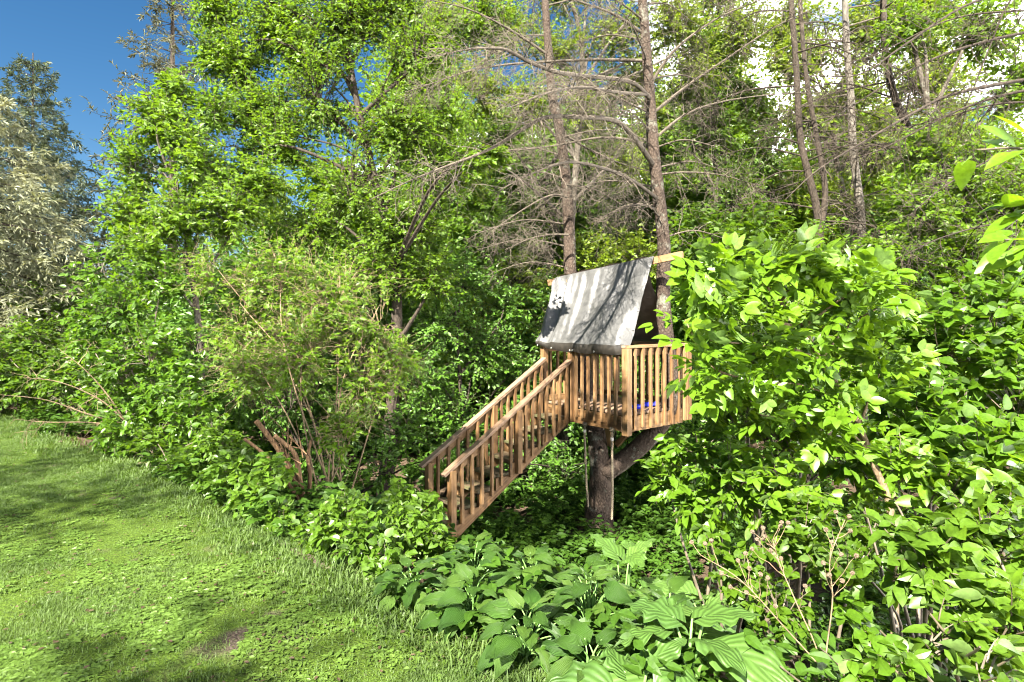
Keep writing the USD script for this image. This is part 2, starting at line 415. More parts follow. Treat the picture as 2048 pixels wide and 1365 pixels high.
mat("tarp_hem", {"g": ("geometry", {}), "n": ("noise_texture", {"scale": 22.0, "detail": 6.0}), "r": ("rgb_ramp", {"ramp": [(.3, (.012, .010, .008)), (.75, (.030, .025, .020))]}), "b": ("bump", {"strength": .5, "distance": .006}), "p": ("principled_bsdf", {"roughness": .6})},
    [("g.position", "n.vector"), ("n.fac", "r.fac"), ("r.color", "p.base_color"), ("n.fac", "b.height"), ("b.normal", "p.normal")])
mat("metal", {"p": ("principled_bsdf", {"base_color": (.62, .60, .56), "metallic": 1.0, "roughness": .35})})
mat("rope", {"g": ("geometry", {}), "n": ("noise_texture", {"scale": 90.0, "detail": 3.0}), "r": ("rgb_ramp", {"ramp": [(.3, (.075, .058, .038)), (.7, (.17, .138, .092))]}), "p": ("principled_bsdf", {"roughness": .8})}, [("g.position", "n.vector"), ("n.fac", "r.fac"), ("r.color", "p.base_color")])
mat("tape", {"p": ("principled_bsdf", {"base_color": (.36, .34, .32), "roughness": .5})})
mat("blue_plastic", {"p": ("principled_bsdf", {"base_color": (.012, .022, .42), "roughness": .3})})
mat("bur", {"g": ("geometry", {}), "n": ("noise_texture", {"scale": 120.0}), "r": ("rgb_ramp", {"ramp": [(.3, (.05, .033, .02)), (.7, (.14, .10, .065))]}), "p": ("principled_bsdf", {"roughness": .8})}, [("g.position", "n.vector"), ("n.fac", "r.fac"), ("r.color", "p.base_color")])
mat("soil", {
    "g": ("geometry", {}), "n": ("noise_texture", {"scale": 3.0, "detail": 8.0, "roughness": .65}), "n2": ("noise_texture", {"scale": 45.0, "detail": 4.0}),
    "r": ("rgb_ramp", {"ramp": [(.3, (.025, .018, .012)), (.6, (.065, .046, .030)), (.8, (.11, .085, .055))]}),
    "ad": ("math", {"math_type": "multiply_add", "value2": .5}), "b": ("bump", {"strength": .8, "distance": .03}), "p": ("principled_bsdf", {"roughness": .95, "specular_ior_level": .1}),
    "sc": ("math", {"math_type": "multiply", "value2": .68}),
}, [("g.position", "n.vector"), ("g.position", "n2.vector"), ("n2.fac", "ad.value1"), ("n.fac", "ad.value3"), ("ad.value", "sc.value1"), ("sc.value", "r.fac"), ("ad.value", "b.height"), ("b.normal", "p.normal"), ("r.color", "p.base_color")])
mat("lawn", {
    "g": ("geometry", {}), "n": ("noise_texture", {"scale": 1.5, "detail": 6.0, "roughness": .6}), "n2": ("noise_texture", {"scale": 70.0, "detail": 4.0}),
    "r": ("rgb_ramp", {"ramp": [(.30, (.022, .032, .006)), (.55, (.045, .078, .009)), (.8, (.080, .115, .016))]}),
    "so": ("rgb_ramp", {"ramp": [(.3, (.028, .021, .016)), (.7, (.075, .059, .046))]}), "pn": ("noise_texture", {"scale": 1.15, "detail": 4.0, "roughness": .6}),
    "pm": ("map_range", {"from_min": .56, "from_max": .64, "clamp": True}), "mx": ("mix_color", {}),
    "b": ("bump", {"strength": .9, "distance": .02}), "p": ("principled_bsdf", {"roughness": .9, "specular_ior_level": .1}),
}, [("g.position", "n.vector"), ("g.position", "n2.vector"), ("g.position", "pn.vector"), ("n2.fac", "r.fac"), ("n2.fac", "so.fac"), ("pn.fac", "pm.value"), ("pm.result", "mx.fac"), ("r.color", "mx.a"), ("so.color", "mx.b"), ("mx.result", "p.base_color"), ("n2.fac", "b.height"), ("b.normal", "p.normal")])

# ------------------------------------------------------------------ the setting: ground, lawn, grass


def grid_sheet(xs, ys, dz, keep=None):
    X, Y = np.meshgrid(xs, ys, indexing="ij")
    v = np.stack([X, Y, H(X, Y) + dz], -1)
    nx, ny = len(xs), len(ys)
    i, j = np.meshgrid(np.arange(nx - 1), np.arange(ny - 1), indexing="ij")
    a = (i * ny + j).ravel()
    f = np.stack([a, a + ny, a + ny + 1, a + 1], -1)
    if keep is not None:
        c = v.reshape(-1, 3)[f].mean(1)
        f = f[keep(c)]
    return v.reshape(-1, 3), np.vstack([f[:, [0, 1, 2]], f[:, [0, 2, 3]]])


far = np.array([40, 70, 130, 250, 500, 1000, 2000.0])
axis = np.concatenate([-far[::-1], np.arange(-24, 24.01, 0.5), far])
v, f = grid_sheet(axis, axis, 0.0)
tag(emit("ground", v, f, "soil", smooth=True), "brown woodland soil sloping down under the shrubs", "ground", kind="structure")

# lawn: follows the edge, coordinates along / across the edge line
al = np.concatenate([np.arange(-8, 14.01, 0.08)]); ac = np.concatenate([np.arange(-14, -3, .5), np.arange(-3, 0.13, .08)])
A, B = np.meshgrid(al, ac, indexing="ij")
lx = EDGE0[0] + A * EDGED[0] + B * EDGEN[0]; ly = EDGE0[1] + A * EDGED[1] + B * EDGEN[1]
shift = 0.10 * np.sin(A * 0.9 + 0.4) - 0.05
lx, ly = lx - shift * EDGEN[0], ly - shift * EDGEN[1]
lz = H(lx, ly) + 0.012 + 0.02 * (meshkit.fbm(np.stack([lx * 4, ly * 4, 0 * lx], -1), 3, 5) - .5)
n1, n2 = A.shape
i, j = np.meshgrid(np.arange(n1 - 1), np.arange(n2 - 1), indexing="ij"); a = (i * n2 + j).ravel()
q = np.stack([a, a + 1, a + n2 + 1, a + n2], -1)
tag(emit("lawn", np.stack([lx, ly, lz], -1).reshape(-1, 3), np.vstack([q[:, [0, 1, 2]], q[:, [0, 2, 3]]]), "lawn", smooth=True), "mown lawn with worn bare patches beside the planting bed", "lawn", kind="structure")


def instancer(name, protos, pos, ang, scale, which, label, cat, tilt=None):
    path = path_for(name)
    pi = UsdGeom.PointInstancer.Define(stage, path)
    rel = pi.CreatePrototypesRel()
    for k, (pname, v, f, m) in enumerate(protos):
        mm = usdkit.mesh(stage, f"{path}/{pname}_{k + 1:03d}", (v, f), M[m])
        rel.AddTarget(mm.GetPath())
    pi.CreatePositionsAttr(Vt.Vec3fArray.FromNumpy(np.asarray(pos, np.float32)))
    half = np.asarray(ang) / 2
    t = np.zeros_like(half) if tilt is None else np.asarray(tilt) / 2
    # yaw about z times tilt about x
    w, x, y, z = np.cos(half) * np.cos(t), np.cos(half) * np.sin(t), np.sin(half) * np.sin(t), np.sin(half) * np.cos(t)
    pi.CreateOrientationsAttr(Vt.QuathArray([Gf.Quath(float(a), float(b), float(c), float(d)) for a, b, c, d in zip(w, x, y, z)]))
    s = np.asarray(scale, np.float32)
    pi.CreateScalesAttr(Vt.Vec3fArray.FromNumpy(np.repeat(s[:, None], 3, 1) if s.ndim == 1 else s))
    pi.CreateProtoIndicesAttr(Vt.IntArray.FromNumpy(np.asarray(which, np.int32)))
    tag(pi.GetPrim(), label, cat, kind="stuff")


def bare(x, y):
    """how bare the lawn is, 0..1: worn soil towards the near left"""
    p = np.stack([x, y, 0 * x], -1)
    n = meshkit.fbm(p * 1.25, 4, 21)
    near = np.exp(-((x + 1.85) ** 2 / .60 + (y - 2.90) ** 2 / .14)) * .46
    left = .22 * sstep(-1.0, -2.6, x) * sstep(6.0, 3.8, y)
    return sstep(.55, .70, n + near + left)


rng = np.random.default_rng(11)


def tuft(rng, n, h, w, spread):
    acc = Acc()
    for _ in range(n):
        a = rng.uniform(0, 2 * np.pi); o = rng.normal(0, spread, 2); lean = rng.uniform(.15, .8); hh = h * rng.uniform(.55, 1.15)
        d = np.array([math.cos(a), math.sin(a), 0]); s = np.array([-d[1], d[0], 0]) * w * rng.uniform(.7, 1.2)
        p0 = np.array([o[0], o[1], -.01]); p1 = p0 + d * lean * hh * .35 + UP * hh * .62; p2 = p0 + d * lean * hh + UP * hh * (1 - .3 * lean)
        acc.add([p0 - s, p0 + s, p1 + s * .8, p1 - s * .8, p2], [[0, 1, 2], [0, 2, 3], [3, 2, 4]])
    return acc.get()


def scatter_lawn(rng, n, smin, smax, bias=2.0):
    # more where the lawn is near the camera
    Y = 1.9 + (12.5 - 1.9) * rng.random(n * 3) ** bias
    X = rng.uniform(-.93, .12, n * 3) * Y
    s = edge_s(X, Y)
    ok = (s < smax) & (s > smin)
    return X[ok][:n], Y[ok][:n]


gx, gy = scatter_lawn(rng, 105000, -9, .22, 1.55)
k = rng.random(len(gx)) > bare(gx, gy) * .93
gx, gy = gx[k], gy[k]
ex, ey = scatter_lawn(rng, 9000, -.12, .34, 1.4)
edge_from = len(gx)
gx, gy = np.concatenate([gx, ex]), np.concatenate([gy, ey])
gz = H(gx, gy) + .012
protos = [("grass_tuft", *tuft(rng, 12, hh, .0020, .026), "grass_blade") for hh in (.020, .026, .023, .038)]
instancer("grass", protos, np.stack([gx, gy, gz], -1), rng.uniform(0, 6.28, len(gx)), rng.uniform(.7, 1.35, len(gx)) * (1 + .5 * sstep(-.35, .0, edge_s(gx, gy))) * np.where(np.arange(len(gx)) >= edge_from, 1.7, 1.0), rng.integers(0, 4, len(gx)), "short green lawn grass with longer blades along the bed", "grass")


def rosette(rng, n, L, T, up=.35):
    a = np.arange(n) * 2.4 + rng.uniform(0, 6)
    d = np.stack([np.cos(a), np.sin(a), rng.uniform(.05, up, n)], -1)
    return batch(T, d * .15 * L, d, np.tile(UP, (n, 1)) + rng.normal(0, .25, (n, 3)), L * rng.uniform(.7, 1.15, n))


wx, wy = scatter_lawn(rng, 26000, -9, .1, 1.8)
b = bare(wx, wy)
k = rng.random(len(wx)) < (.20 + .75 * sstep(-.4, -2.0, wx) * sstep(7, 4, wy)) * sstep(.40, .62, meshkit.fbm(np.stack([wx * 3.2, wy * 3.2, 0 * wx], -1), 3, 17))
wx, wy = wx[k], wy[k]
protos = [("weed", *rosette(rng, n, L, T), "weed_leaf") for n, L, T in ((5, .024, TW), (6, .030, TN), (4, .020, TW), (7, .038, TS))]
instancer("lawn_weeds", protos, np.stack([wx, wy, H(wx, wy) + .02], -1), rng.uniform(0, 6.28, len(wx)), rng.uniform(.6, 1.3, len(wx)), rng.integers(0, 4, len(wx)), "clover and plantain leaves growing through the lawn", "weeds")

# leaf litter and low ground cover in the bed and the wood
lxy = rng.uniform([-10, 2.2], [7, 15], (26000, 2))
s = edge_s(lxy[:, 0], lxy[:, 1])
lxy = lxy[(s > .05) & (np.abs(lxy[:, 0] / lxy[:, 1]) < 1.0)]
protos = [("fallen_leaf", *batch(T4, np.zeros((1, 3)), np.array([[1.0, 0, .1]]), np.array([[.1, .1, 1.0]]), np.array([L])), "litter") for L in (.05, .07, .04)]
instancer("leaf_litter", protos, np.stack([lxy[:, 0], lxy[:, 1], H(lxy[:, 0], lxy[:, 1]) + .012], -1), rng.uniform(0, 6.28, len(lxy)), rng.uniform(.6, 1.3, len(lxy)), rng.integers(0, 3, len(lxy)), "brown fallen leaves on the soil under the shrubs", "leaf litter", tilt=rng.normal(0, .5, len(lxy)))
sx, sy = scatter_lawn(rng, 700, -6, .0, 1.4)
instancer("lawn_litter", [("fallen_leaf", *protos[2][1:])], np.stack([sx, sy, H(sx, sy) + .03], -1), rng.uniform(0, 6.28, len(sx)), rng.uniform(.4, .9, len(sx)), np.zeros(len(sx)), "pale dry leaf scraps lying on the lawn", "leaf litter", tilt=rng.normal(0, .3, len(sx)))


def sprig(rng, n, h, L, T):
    P = np.zeros((n, 4, 3)); a = rng.uniform(0, 6.28, n); t = np.linspace(0, 1, 4)
    d = np.stack([np.cos(a), np.sin(a), 0 * a], -1) * rng.uniform(.2, .8, n)[:, None]
    P = (d[:, None] * t[None, :, None] ** 1.5 + UP * t[None, :, None]) * h * rng.uniform(.6, 1.1, n)[:, None, None]
    k = 7
    tt = rng.uniform(.3, 1, (n, k))
    pos = np.stack([np.stack([np.interp(tt[i], t, P[i, :, c]) for c in range(3)], -1) for i in range(n)]).reshape(-1, 3)
    aa = rng.uniform(0, 6.28, len(pos)); dd = np.stack([np.cos(aa), np.sin(aa), rng.uniform(-.3, .3, len(pos))], -1)
    return batch(T, pos, dd, np.tile(UP, (len(pos), 1)) + rng.normal(0, .35, (len(pos), 3)), L * rng.uniform(.6, 1.2, len(pos)))


cxy = rng.uniform([-9, 2.4], [7, 13], (14000, 2))
s = edge_s(cxy[:, 0], cxy[:, 1])
keep = (s > .14) & (np.abs(cxy[:, 0] / cxy[:, 1]) < 1.0) & (meshkit.noise(np.stack([cxy[:, 0] * 1.3, cxy[:, 1] * 1.3, 0 * s], -1), 4) > .36)
keep &= np.hypot(cxy[:, 0] - 1.19, cxy[:, 1] - 7.95) > .36
cxy = cxy[keep][:8000]
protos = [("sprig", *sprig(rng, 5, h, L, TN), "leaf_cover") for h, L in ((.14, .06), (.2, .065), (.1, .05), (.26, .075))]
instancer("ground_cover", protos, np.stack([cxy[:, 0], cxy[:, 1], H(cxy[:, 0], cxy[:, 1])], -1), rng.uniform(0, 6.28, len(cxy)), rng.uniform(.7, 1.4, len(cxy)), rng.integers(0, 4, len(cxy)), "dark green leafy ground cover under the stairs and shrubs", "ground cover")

# ------------------------------------------------------------------ plants


def branch_twigs(rng, path, n, length, droop=.25, fwd=.55, t0=.12, K=5, wob=.10, power=1.0):
    """side twigs on a branch path (M,3): returns (n,K,3)"""
    path = np.asarray(path, float); Mn = len(path)
    t = t0 + (1 - t0) * rng.random(n) ** power
    idx = t * (Mn - 1); i = np.minimum(idx.astype(int), Mn - 2); fr = (idx - i)[:, None]
    p = path[i] * (1 - fr) + path[i + 1] * fr
    tan = unit(path[i + 1] - path[i])
    side = unit(np.cross(tan, unit(rng.normal(0, 1, (n, 3)))))
    d = unit(tan * fwd + side + np.array([0, 0, -droop]))
    L = length * rng.uniform(.35, 1.1, n) * (1 - .55 * t)
    s = np.linspace(0, 1, K)
    P = p[:, None] + d[:, None] * s[None, :, None] * L[:, None, None] + np.array([0, 0, -droop * .6]) * (s**2)[None, :, None] * L[:, None, None]
    P[:, 1:] += np.cumsum(rng.normal(0, wob / K, (n, K - 1, 3)), 1) * L[:, None, None] * 1.5
    return P


def twigs_on(rng, P, m, length, droop=.2, K=3, fwd=.7):
    """m finer twigs on each of the tubes P (N,K,3)"""
    N, Kp = P.shape[:2]
    n = N * m
    src = np.repeat(np.arange(N), m); t = rng.uniform(.15, .98, n) * (Kp - 1); i = np.minimum(t.astype(int), Kp - 2); fr = (t - i)[:, None]
    p = P[src, i] * (1 - fr) + P[src, i + 1] * fr
    tan = unit(P[src, i + 1] - P[src, i])
    d = unit(tan * fwd + unit(np.cross(tan, unit(rng.normal(0, 1, (n, 3))))) + np.array([0, 0, -droop]))
    s = np.linspace(0, 1, K); L = length * rng.uniform(.3, 1.1, n)
    Q = p[:, None] + d[:, None] * (s[None, :] * L[:, None])[..., None]
    Q[:, 1:] += rng.normal(0, .07, (n, K - 1, 3)) * L[:, None, None]
    return Q


def leaves_along(rng, P, per, size, t0=.3, droop=.25, spread=.8, up=1.0, jitter=.6, lean=None):
    """leaves on twigs P (N,K,3): pos, dir, normal, size"""
    N, K = P.shape[:2]
    n = N * per
    src = np.repeat(np.arange(N), per)
    t = (t0 + (1 - t0) * ((np.tile(np.arange(per), N) + rng.random(n)) / per)) * (K - 1)
    i = np.minimum(t.astype(int), K - 2); fr = (t - i)[:, None]
    p = P[src, i] * (1 - fr) + P[src, i + 1] * fr
    tan = unit(P[src, i + 1] - P[src, i])
    side = unit(np.cross(tan, UP) + 1e-3) * np.where(np.tile(np.arange(per), N) % 2, 1.0, -1.0)[:, None]
    d = unit(tan * .55 + side * spread + rng.normal(0, .35, (n, 3)) + np.array([0, 0, -droop]))
    nn = unit(UP * up + rng.normal(0, jitter, (n, 3)) + (np.array([0.0, -.25, 0]) if lean is None else np.asarray(lean)))
    return p, d, nn, size * (.42 + .8 * rng.random(n) ** .8)


def lobe_twigs(rng, lobes, dens, K=4, gap=.42, gscale=1.6, seed=0, root=.3):
    out = []
    for c, r in lobes:
        vol = r[0] * r[1] * r[2]
        n = max(int(dens * vol ** (2 / 3)), 6)
        d = unit(rng.normal(0, 1, (n, 3))); rad = rng.random(n) ** .42
        q = c + r * d * rad[:, None] * rng.uniform(.85, 1.18, (n, 1))
        keep = meshkit.fbm(q * gscale, 3, seed + 3) > gap
        q = q[keep]
        s = c + (q - c) * rng.uniform(.05, .45, (len(q), 1)) + np.array([0, 0, -root * r[2]]) * rng.random((len(q), 1))
        t = np.linspace(0, 1, K)[None, :, None]
        L = np.linalg.norm(q - s, axis=1)[:, None, None]
        P = s[:, None] * (1 - t) + q[:, None] * t + UP * np.sin(np.pi * t) * .13 * L
        P[:, 1:] += rng.normal(0, .035, (len(q), K - 1, 3)) * L
        out.append(P)
    return np.concatenate(out)


def pick_parts(pos, size, limit, min_px):
    """indices of the leaves that show largest in the picture"""
    sc, dep = screen(pos)
    px = size / np.maximum(dep, .1) * FPX
    ok = (sc[:, 0] > -20) & (sc[:, 0] < 2068) & (sc[:, 1] > -20) & (sc[:, 1] < 1385) & (dep > .4) & (px > min_px)
    idx = np.nonzero(ok)[0]
    # the ones nearest the camera side of the plant, not hidden inside it
    order = np.argsort(-px[idx] + (dep[idx] - dep[idx].min()) * 12 if len(idx) else idx)
    return idx[order[:limit]]


def emit_leaves(rng, parent, L, T, mname, parts=0, min_px=22, mass="foliage", part="leaf"):
    pos, d, n, size = L
    sel = np.zeros(len(pos), bool)
    if parts:
        idx = pick_parts(pos, size, parts, min_px)
        sel[idx] = True
        for i in idx:
            Tf = FINE.get(id(T), [T])
            v, f = batch(Tf[i % len(Tf)], pos[i:i + 1], d[i:i + 1], n[i:i + 1], size[i:i + 1])
            emit(part, v, f, mname, parent, smooth=True)
    if (~sel).any():
        v, f = batch(T, pos[~sel], d[~sel], n[~sel], size[~sel])
        emit(mass, v, f, mname, parent, kind="stuff" if mass != "crown" else None)


def lob(*rows, Y=None, depth=.8):
    """lobes given as (px, py, radius_px[, Y[, flat]]) -> world centre and radii"""
    out = []
    for r in rows:
        y = r[3] if len(r) > 3 and r[3] else Y
        k = r[2] / FPX * y
        fl = r[4] if len(r) > 4 else 1.0
        out.append((PX(r[0], r[1], y), np.array([k, k * depth, k * fl])))
    return out


DENSITY = 3.9


def plant(name, label, cat, seed, lobes, base_xy, dens, per, size, T, mname, stems=None, r0=.05, twig_mat="stem_brown", limb_mat=None, parts=0, min_px=22, gap=.42, gscale=1.6, trunk_pts=None,
          twig_r=.004, droop=.25, mass="foliage", limb_name="stem", jitter=.75, up=1.0, group=None, extra_twigs=0, t0=.3, lean=None):
    """a shrub or tree: one stem or limb per lobe, twigs through the lobes, leaves on the twigs"""
    rng = np.random.default_rng(seed)
    bx, by = base_xy
    b0 = np.array([bx, by, float(H(bx, by))])
    t = thing(name, label, cat, group, b0)
    limb_mat = limb_mat or twig_mat
    if trunk_pts is not None:
        tp = spline(np.vstack([b0 - [0, 0, .1], trunk_pts]), 30)
        v, f = bark_tube(np.vstack([b0 - [0, 0, .1], trunk_pts]), r0, r0 * .3, 34, 10, .12, seed, flare=.5)
        emit("trunk", v, f, limb_mat, t, smooth=True)
    for c, r in lobes:
        end = c + np.array([0, 0, r[2] * .35])
        if trunk_pts is not None:
            dd = np.linalg.norm(tp - (c - [0, 0, r[2] + .4]), axis=1) + np.where(tp[:, 2] > c[2], 3.0, 0)
            a = tp[np.argmin(dd)]
            rr = r0 * .38
        else:
            a = b0 + np.array([*rng.normal(0, .10, 2), -.05]); rr = r0
        mid = a * .5 + end * .5 + np.array([*rng.normal(0, .08, 2), 0]) * np.linalg.norm(end - a) + np.array([0, 0, .10 * np.linalg.norm(end - a)])
        v, f = bark_tube([a, mid, end], rr, .004, 14, 7, .08, seed)
        emit(limb_name, v, f, limb_mat, t, smooth=True)
    P = lobe_twigs(rng, lobes, dens * DENSITY, gap=gap, gscale=gscale, seed=seed)
    acc = Acc().add(*tubes(P, np.linspace(1, .3, P.shape[1])[None] * twig_r, 3))
    if extra_twigs:
        Q = twigs_on(rng, P, extra_twigs, .35, K=4)
        acc.add(*tubes(Q, np.linspace(1, .4, Q.shape[1])[None] * twig_r * .6, 3))
    v, f = acc.get()
    emit("twigs", v, f, twig_mat, t, kind="stuff")
    L = leaves_along(rng, P, per, size, droop=droop, jitter=jitter, up=up, t0=.08 if mass == 'crown' else t0, lean=lean)
    emit_leaves(rng, t, L, T, mname, parts, min_px, mass)
    return t


def copy_of(first, name, loc, rz, sc, label, group=None):
    """another tree of the same kind: references the first one with its parts"""
    x = UsdGeom.Xform.Define(stage, path_for(name))
    x.GetPrim().GetReferences().AddInternalReference(first)
    x.GetPrim().SetInstanceable(True)
    x.ClearXformOpOrder()
    x.GetPrim().CreateAttribute("xformOp:translate", Sdf.ValueTypeNames.Double3).Set(Gf.Vec3d(*map(float, loc)))
    x.AddRotateZOp().Set(float(rz)); x.AddScaleOp().Set(Gf.Vec3f(sc, sc, sc))
    x.GetPrim().GetAttribute("xformOpOrder").Set(["xformOp:translate", "xformOp:rotateZ", "xformOp:scale"])
    tag(x.GetPrim(), label, "tree", group)


def spruce(name, label, seed, base_xy, height, radius, mname="needle", first=.08, levels=30, dens=1.0, droop=.35, bare_gap=0.0):
    rng = np.random.default_rng(seed)
    b0 = np.array([*base_xy, float(H(*base_xy))])
    t = thing(name, label, "tree", None, b0)
    v, f = bark_tube([b0 - [0, 0, .1], b0 + [0, 0, height * .5], b0 + [0, 0, height]], .17 * height / 12, .012, 30, 10, .06, seed)
    emit("trunk", v, f, "bark_dark", t, smooth=True)
    wood_acc, pos, dirs, nor, sz = Acc(), [], [], [], []
    for lv in range(levels):
        u = first + (1 - first) * (lv + rng.uniform(-.2, .2)) / levels
        u = min(max(u, 0), .99)
        rad = radius * (1 - u) ** .8 * rng.uniform(.75, 1.1) + .08
        nb = int(rng.integers(5, 8))
        a = rng.uniform(0, 6.28) + np.arange(nb) * 6.28 / nb + rng.normal(0, .2, nb)
        s = np.linspace(0, 1, 7)
        Lb = rad * rng.uniform(.6, 1.12, nb)
        rise = .45 * (u - .35)
        z = height * u + (Lb[:, None] * (rise * s - droop * s**1.6 + .22 * s**3))
        P = b0 + np.stack([np.cos(a)[:, None] * s * Lb[:, None], np.sin(a)[:, None] * s * Lb[:, None], z], -1)
        wood_acc.add(*tubes(P, np.linspace(.022, .004, 7)[None] * (.4 + .6 * rad / radius), 4))
        nl = max(int(Lb.mean() * 15 * dens), 6)
        for k in range(nb):
            if rng.random() < bare_gap:
                continue
            B = branch_twigs(rng, P[k], nl, .42 * Lb[k] + .06, droop=.22, fwd=.8, t0=.18, K=4, wob=.06)
            B = np.concatenate([B, P[k][None, [3, 4, 5, 6]]])
            Lf = leaves_along(rng, B, 11, .19 * (.7 + .3 * rad / radius), t0=.05, droop=.15, spread=.55, jitter=.6)
            pos.append(Lf[0]); dirs.append(Lf[1]); nor.append(Lf[2]); sz.append(Lf[3])
    emit("branches", *wood_acc.get(), "bark_dark", t, kind="stuff")
    TNd = (T2[0] * np.array([1, .42, 1]), T2[1])
    v, f = batch(TNd, np.vstack(pos), np.vstack(dirs), np.vstack(nor), np.concatenate(sz))
    emit("crown", v, f, mname, t)
    return t


def dead_branch(rng, t, path, r0, r1, n2=26, len2=.55, n3=5, len3=.28, bmat="twig_grey", droop=.25, name="branch", tw=.0042):
    v, f = bark_tube(path, r0, r1, 36, 7, .10, int(rng.integers(1e6)))
    br = emit(name, v, f, bmat, t, smooth=True)
    P = branch_twigs(rng, spline(path, 36), n2, len2, droop=droop)
    acc = Acc().add(*tubes(P, np.linspace(1.3, .45, P.shape[1])[None] * tw, 3))
    Q = twigs_on(rng, P, n3, len3, droop=droop, K=4)
    acc.add(*tubes(Q, np.linspace(1, .4, 4)[None] * tw * .62, 3))
    R = twigs_on(rng, Q, 1, len3 * .5, droop=droop * .5, K=3)
    acc.add(*tubes(R, np.linspace(1, .5, 3)[None] * tw * .42, 3))
    emit("twigs", *acc.get(), bmat, br, kind="stuff")


# ------------------------------------------------------------------ the tree house
C = np.array([1.366, 7.0]); U = np.array([.783, .622]); V = np.array([-.622, .783])
FLOOR, SKIRT, RAIL = EYE - 1.125, EYE - 1.34, EYE - .345
DW, DL = 1.20, 1.47


def D(u, w, z):
    """deck frame: u to the right and away, w to the left and away, from the near corner"""
    p = C + U * u + V * w
    return np.array([p[0], p[1], z])


U3, V3 = np.array([*U, 0]), np.array([*V, 0])


def board(parent, name, a, b, w, h, mat_, up=UP, ext=0.0, cham=.003, label=None):
    """a plank from a to b, w wide across, h along up"""
    a, b = np.asarray(a, float), np.asarray(b, float)
    x = unit(b - a); L = np.linalg.norm(b - a) + 2 * ext
    z = unit(up - np.dot(up, x) * x); y = np.cross(z, x)
    c = min(cham, w / 3, h / 3)
    prof = np.array([[-w / 2 + c, -h / 2], [w / 2 - c, -h / 2], [w / 2, -h / 2 + c], [w / 2, h / 2 - c], [w / 2 - c, h / 2], [-w / 2 + c, h / 2], [-w / 2, h / 2 - c], [-w / 2, -h / 2 + c]])
    v = np.vstack([np.column_stack([np.full(8, -L / 2), prof]), np.column_stack([np.full(8, L / 2), prof])])
    f = []
    for k in range(8):
        n = (k + 1) % 8
        f += [[k, n, n + 8], [k, n + 8, k + 8]]
    for k in range(1, 7):
        f += [[0, k + 1, k], [8, 8 + k, 9 + k]]
    m = np.eye(4); m[0, :3], m[1, :3], m[2, :3], m[3, :3] = x, y, z, (a + b) / 2
    return emit(name, v, f, mat_, parent, matrix=m, label=label)


th = thing("tree_house", "small wooden tree house deck with slatted railing and ridge beam in the forked tree", "tree house", loc=D(.6, .7, SKIRT))
# floor boards run along w
nb = 8
for k in range(nb):
    u = .04 + (DW - .04) * (k + .5) / nb
    board(th, "floor_board", D(u, .03, FLOOR - .016), D(u, DL - .03, FLOOR - .016), DW / nb - .012, .03, "wood_grey")
# rim boards
board(th, "rim_board", D(.020, .09, (FLOOR - .045 + SKIRT) / 2), D(.020, DL - .045, (FLOOR - .045 + SKIRT) / 2), .036, FLOOR - .034 - SKIRT, "wood")
board(th, "rim_board", D(.10, .020, (FLOOR - .045 + SKIRT) / 2), D(DW - .1, .020, (FLOOR - .045 + SKIRT) / 2), .036, FLOOR - .034 - SKIRT, "wood")
board(th, "rim_board", D(DW - .02, .09, (FLOOR - .045 + SKIRT) / 2), D(DW - .02, DL - .09, (FLOOR - .045 + SKIRT) / 2), .036, FLOOR - .034 - SKIRT, "wood")
board(th, "rim_board", D(.10, DL - .02, (FLOOR - .045 + SKIRT) / 2), D(DW - .1, DL - .02, (FLOOR - .045 + SKIRT) / 2), .036, FLOOR - .034 - SKIRT, "wood")
for w in (.4, .75, 1.1):
    board(th, "joist", D(.045, w, (FLOOR - .034 + SKIRT) / 2), D(DW - .045, w, (FLOOR - .034 + SKIRT) / 2), .036, .15, "wood")
SW0, SW1 = .925, 1.42     # the stair opening on the left side
PT = RAIL + .0
# posts
board(th, "post", D(-.012, -.012, SKIRT - .035), D(-.012, -.012, PT), .088, .088, "wood", up=U3)
board(th, "post", D(-.01, SW0, SKIRT + .004), D(-.01, SW0, PT), .07, .088, "wood", up=U3)
board(th, "post", D(-.01, SW1 + .045, SKIRT + .004), D(-.01, SW1 + .045, PT), .07, .088, "wood", up=U3)
board(th, "post", D(DW, .0, SKIRT + .03), D(DW, .0, PT), .088, .088, "wood", up=U3)
board(th, "post", D(DW, DL, SKIRT + .03), D(DW, DL, PT), .088, .088, "wood", up=U3)
# rails: an upright rail just inside the balusters, a flat cap on top, a low rail inside at the back
for a, b, nrm in ((D(.035, .04, 0), D(.035, SW0 - .04, 0), U3), (D(.04, .035, 0), D(DW - .05, .035, 0), V3), (D(DW - .03, .05, 0), D(DW - .03, DL - .05, 0), U3), (D(.03, DL - .03, 0), D(DW - .05, DL - .03, 0), V3)):
    board(th, "rail", a + UP * (RAIL - .05), b + UP * (RAIL - .05), .036, .088, "wood")
    board(th, "cap_rail", a + UP * (RAIL + .02), b + UP * (RAIL + .02), .125, .034, "wood_grey" if nrm is U3 else "wood", ext=.035)
board(th, "low_rail", D(.05, DL - .055, FLOOR + .05), D(DW - .05, DL - .055, FLOOR + .05), .02, .075, "wood")
board(th, "low_rail", D(DW - .055, .06, FLOOR + .05), D(DW - .055, DL - .06, FLOOR + .05), .02, .06, "wood")
rb = np.random.default_rng(5)


def baluster(p, top, bot, parent=None, face=U3, lean=0.0):
    s = rb.normal(0, .009); 
    board(parent or th, "baluster", p + np.array([*(V * s), bot]), p + np.array([*(V * s * .3), top]), .036, .036, "wood", up=face)


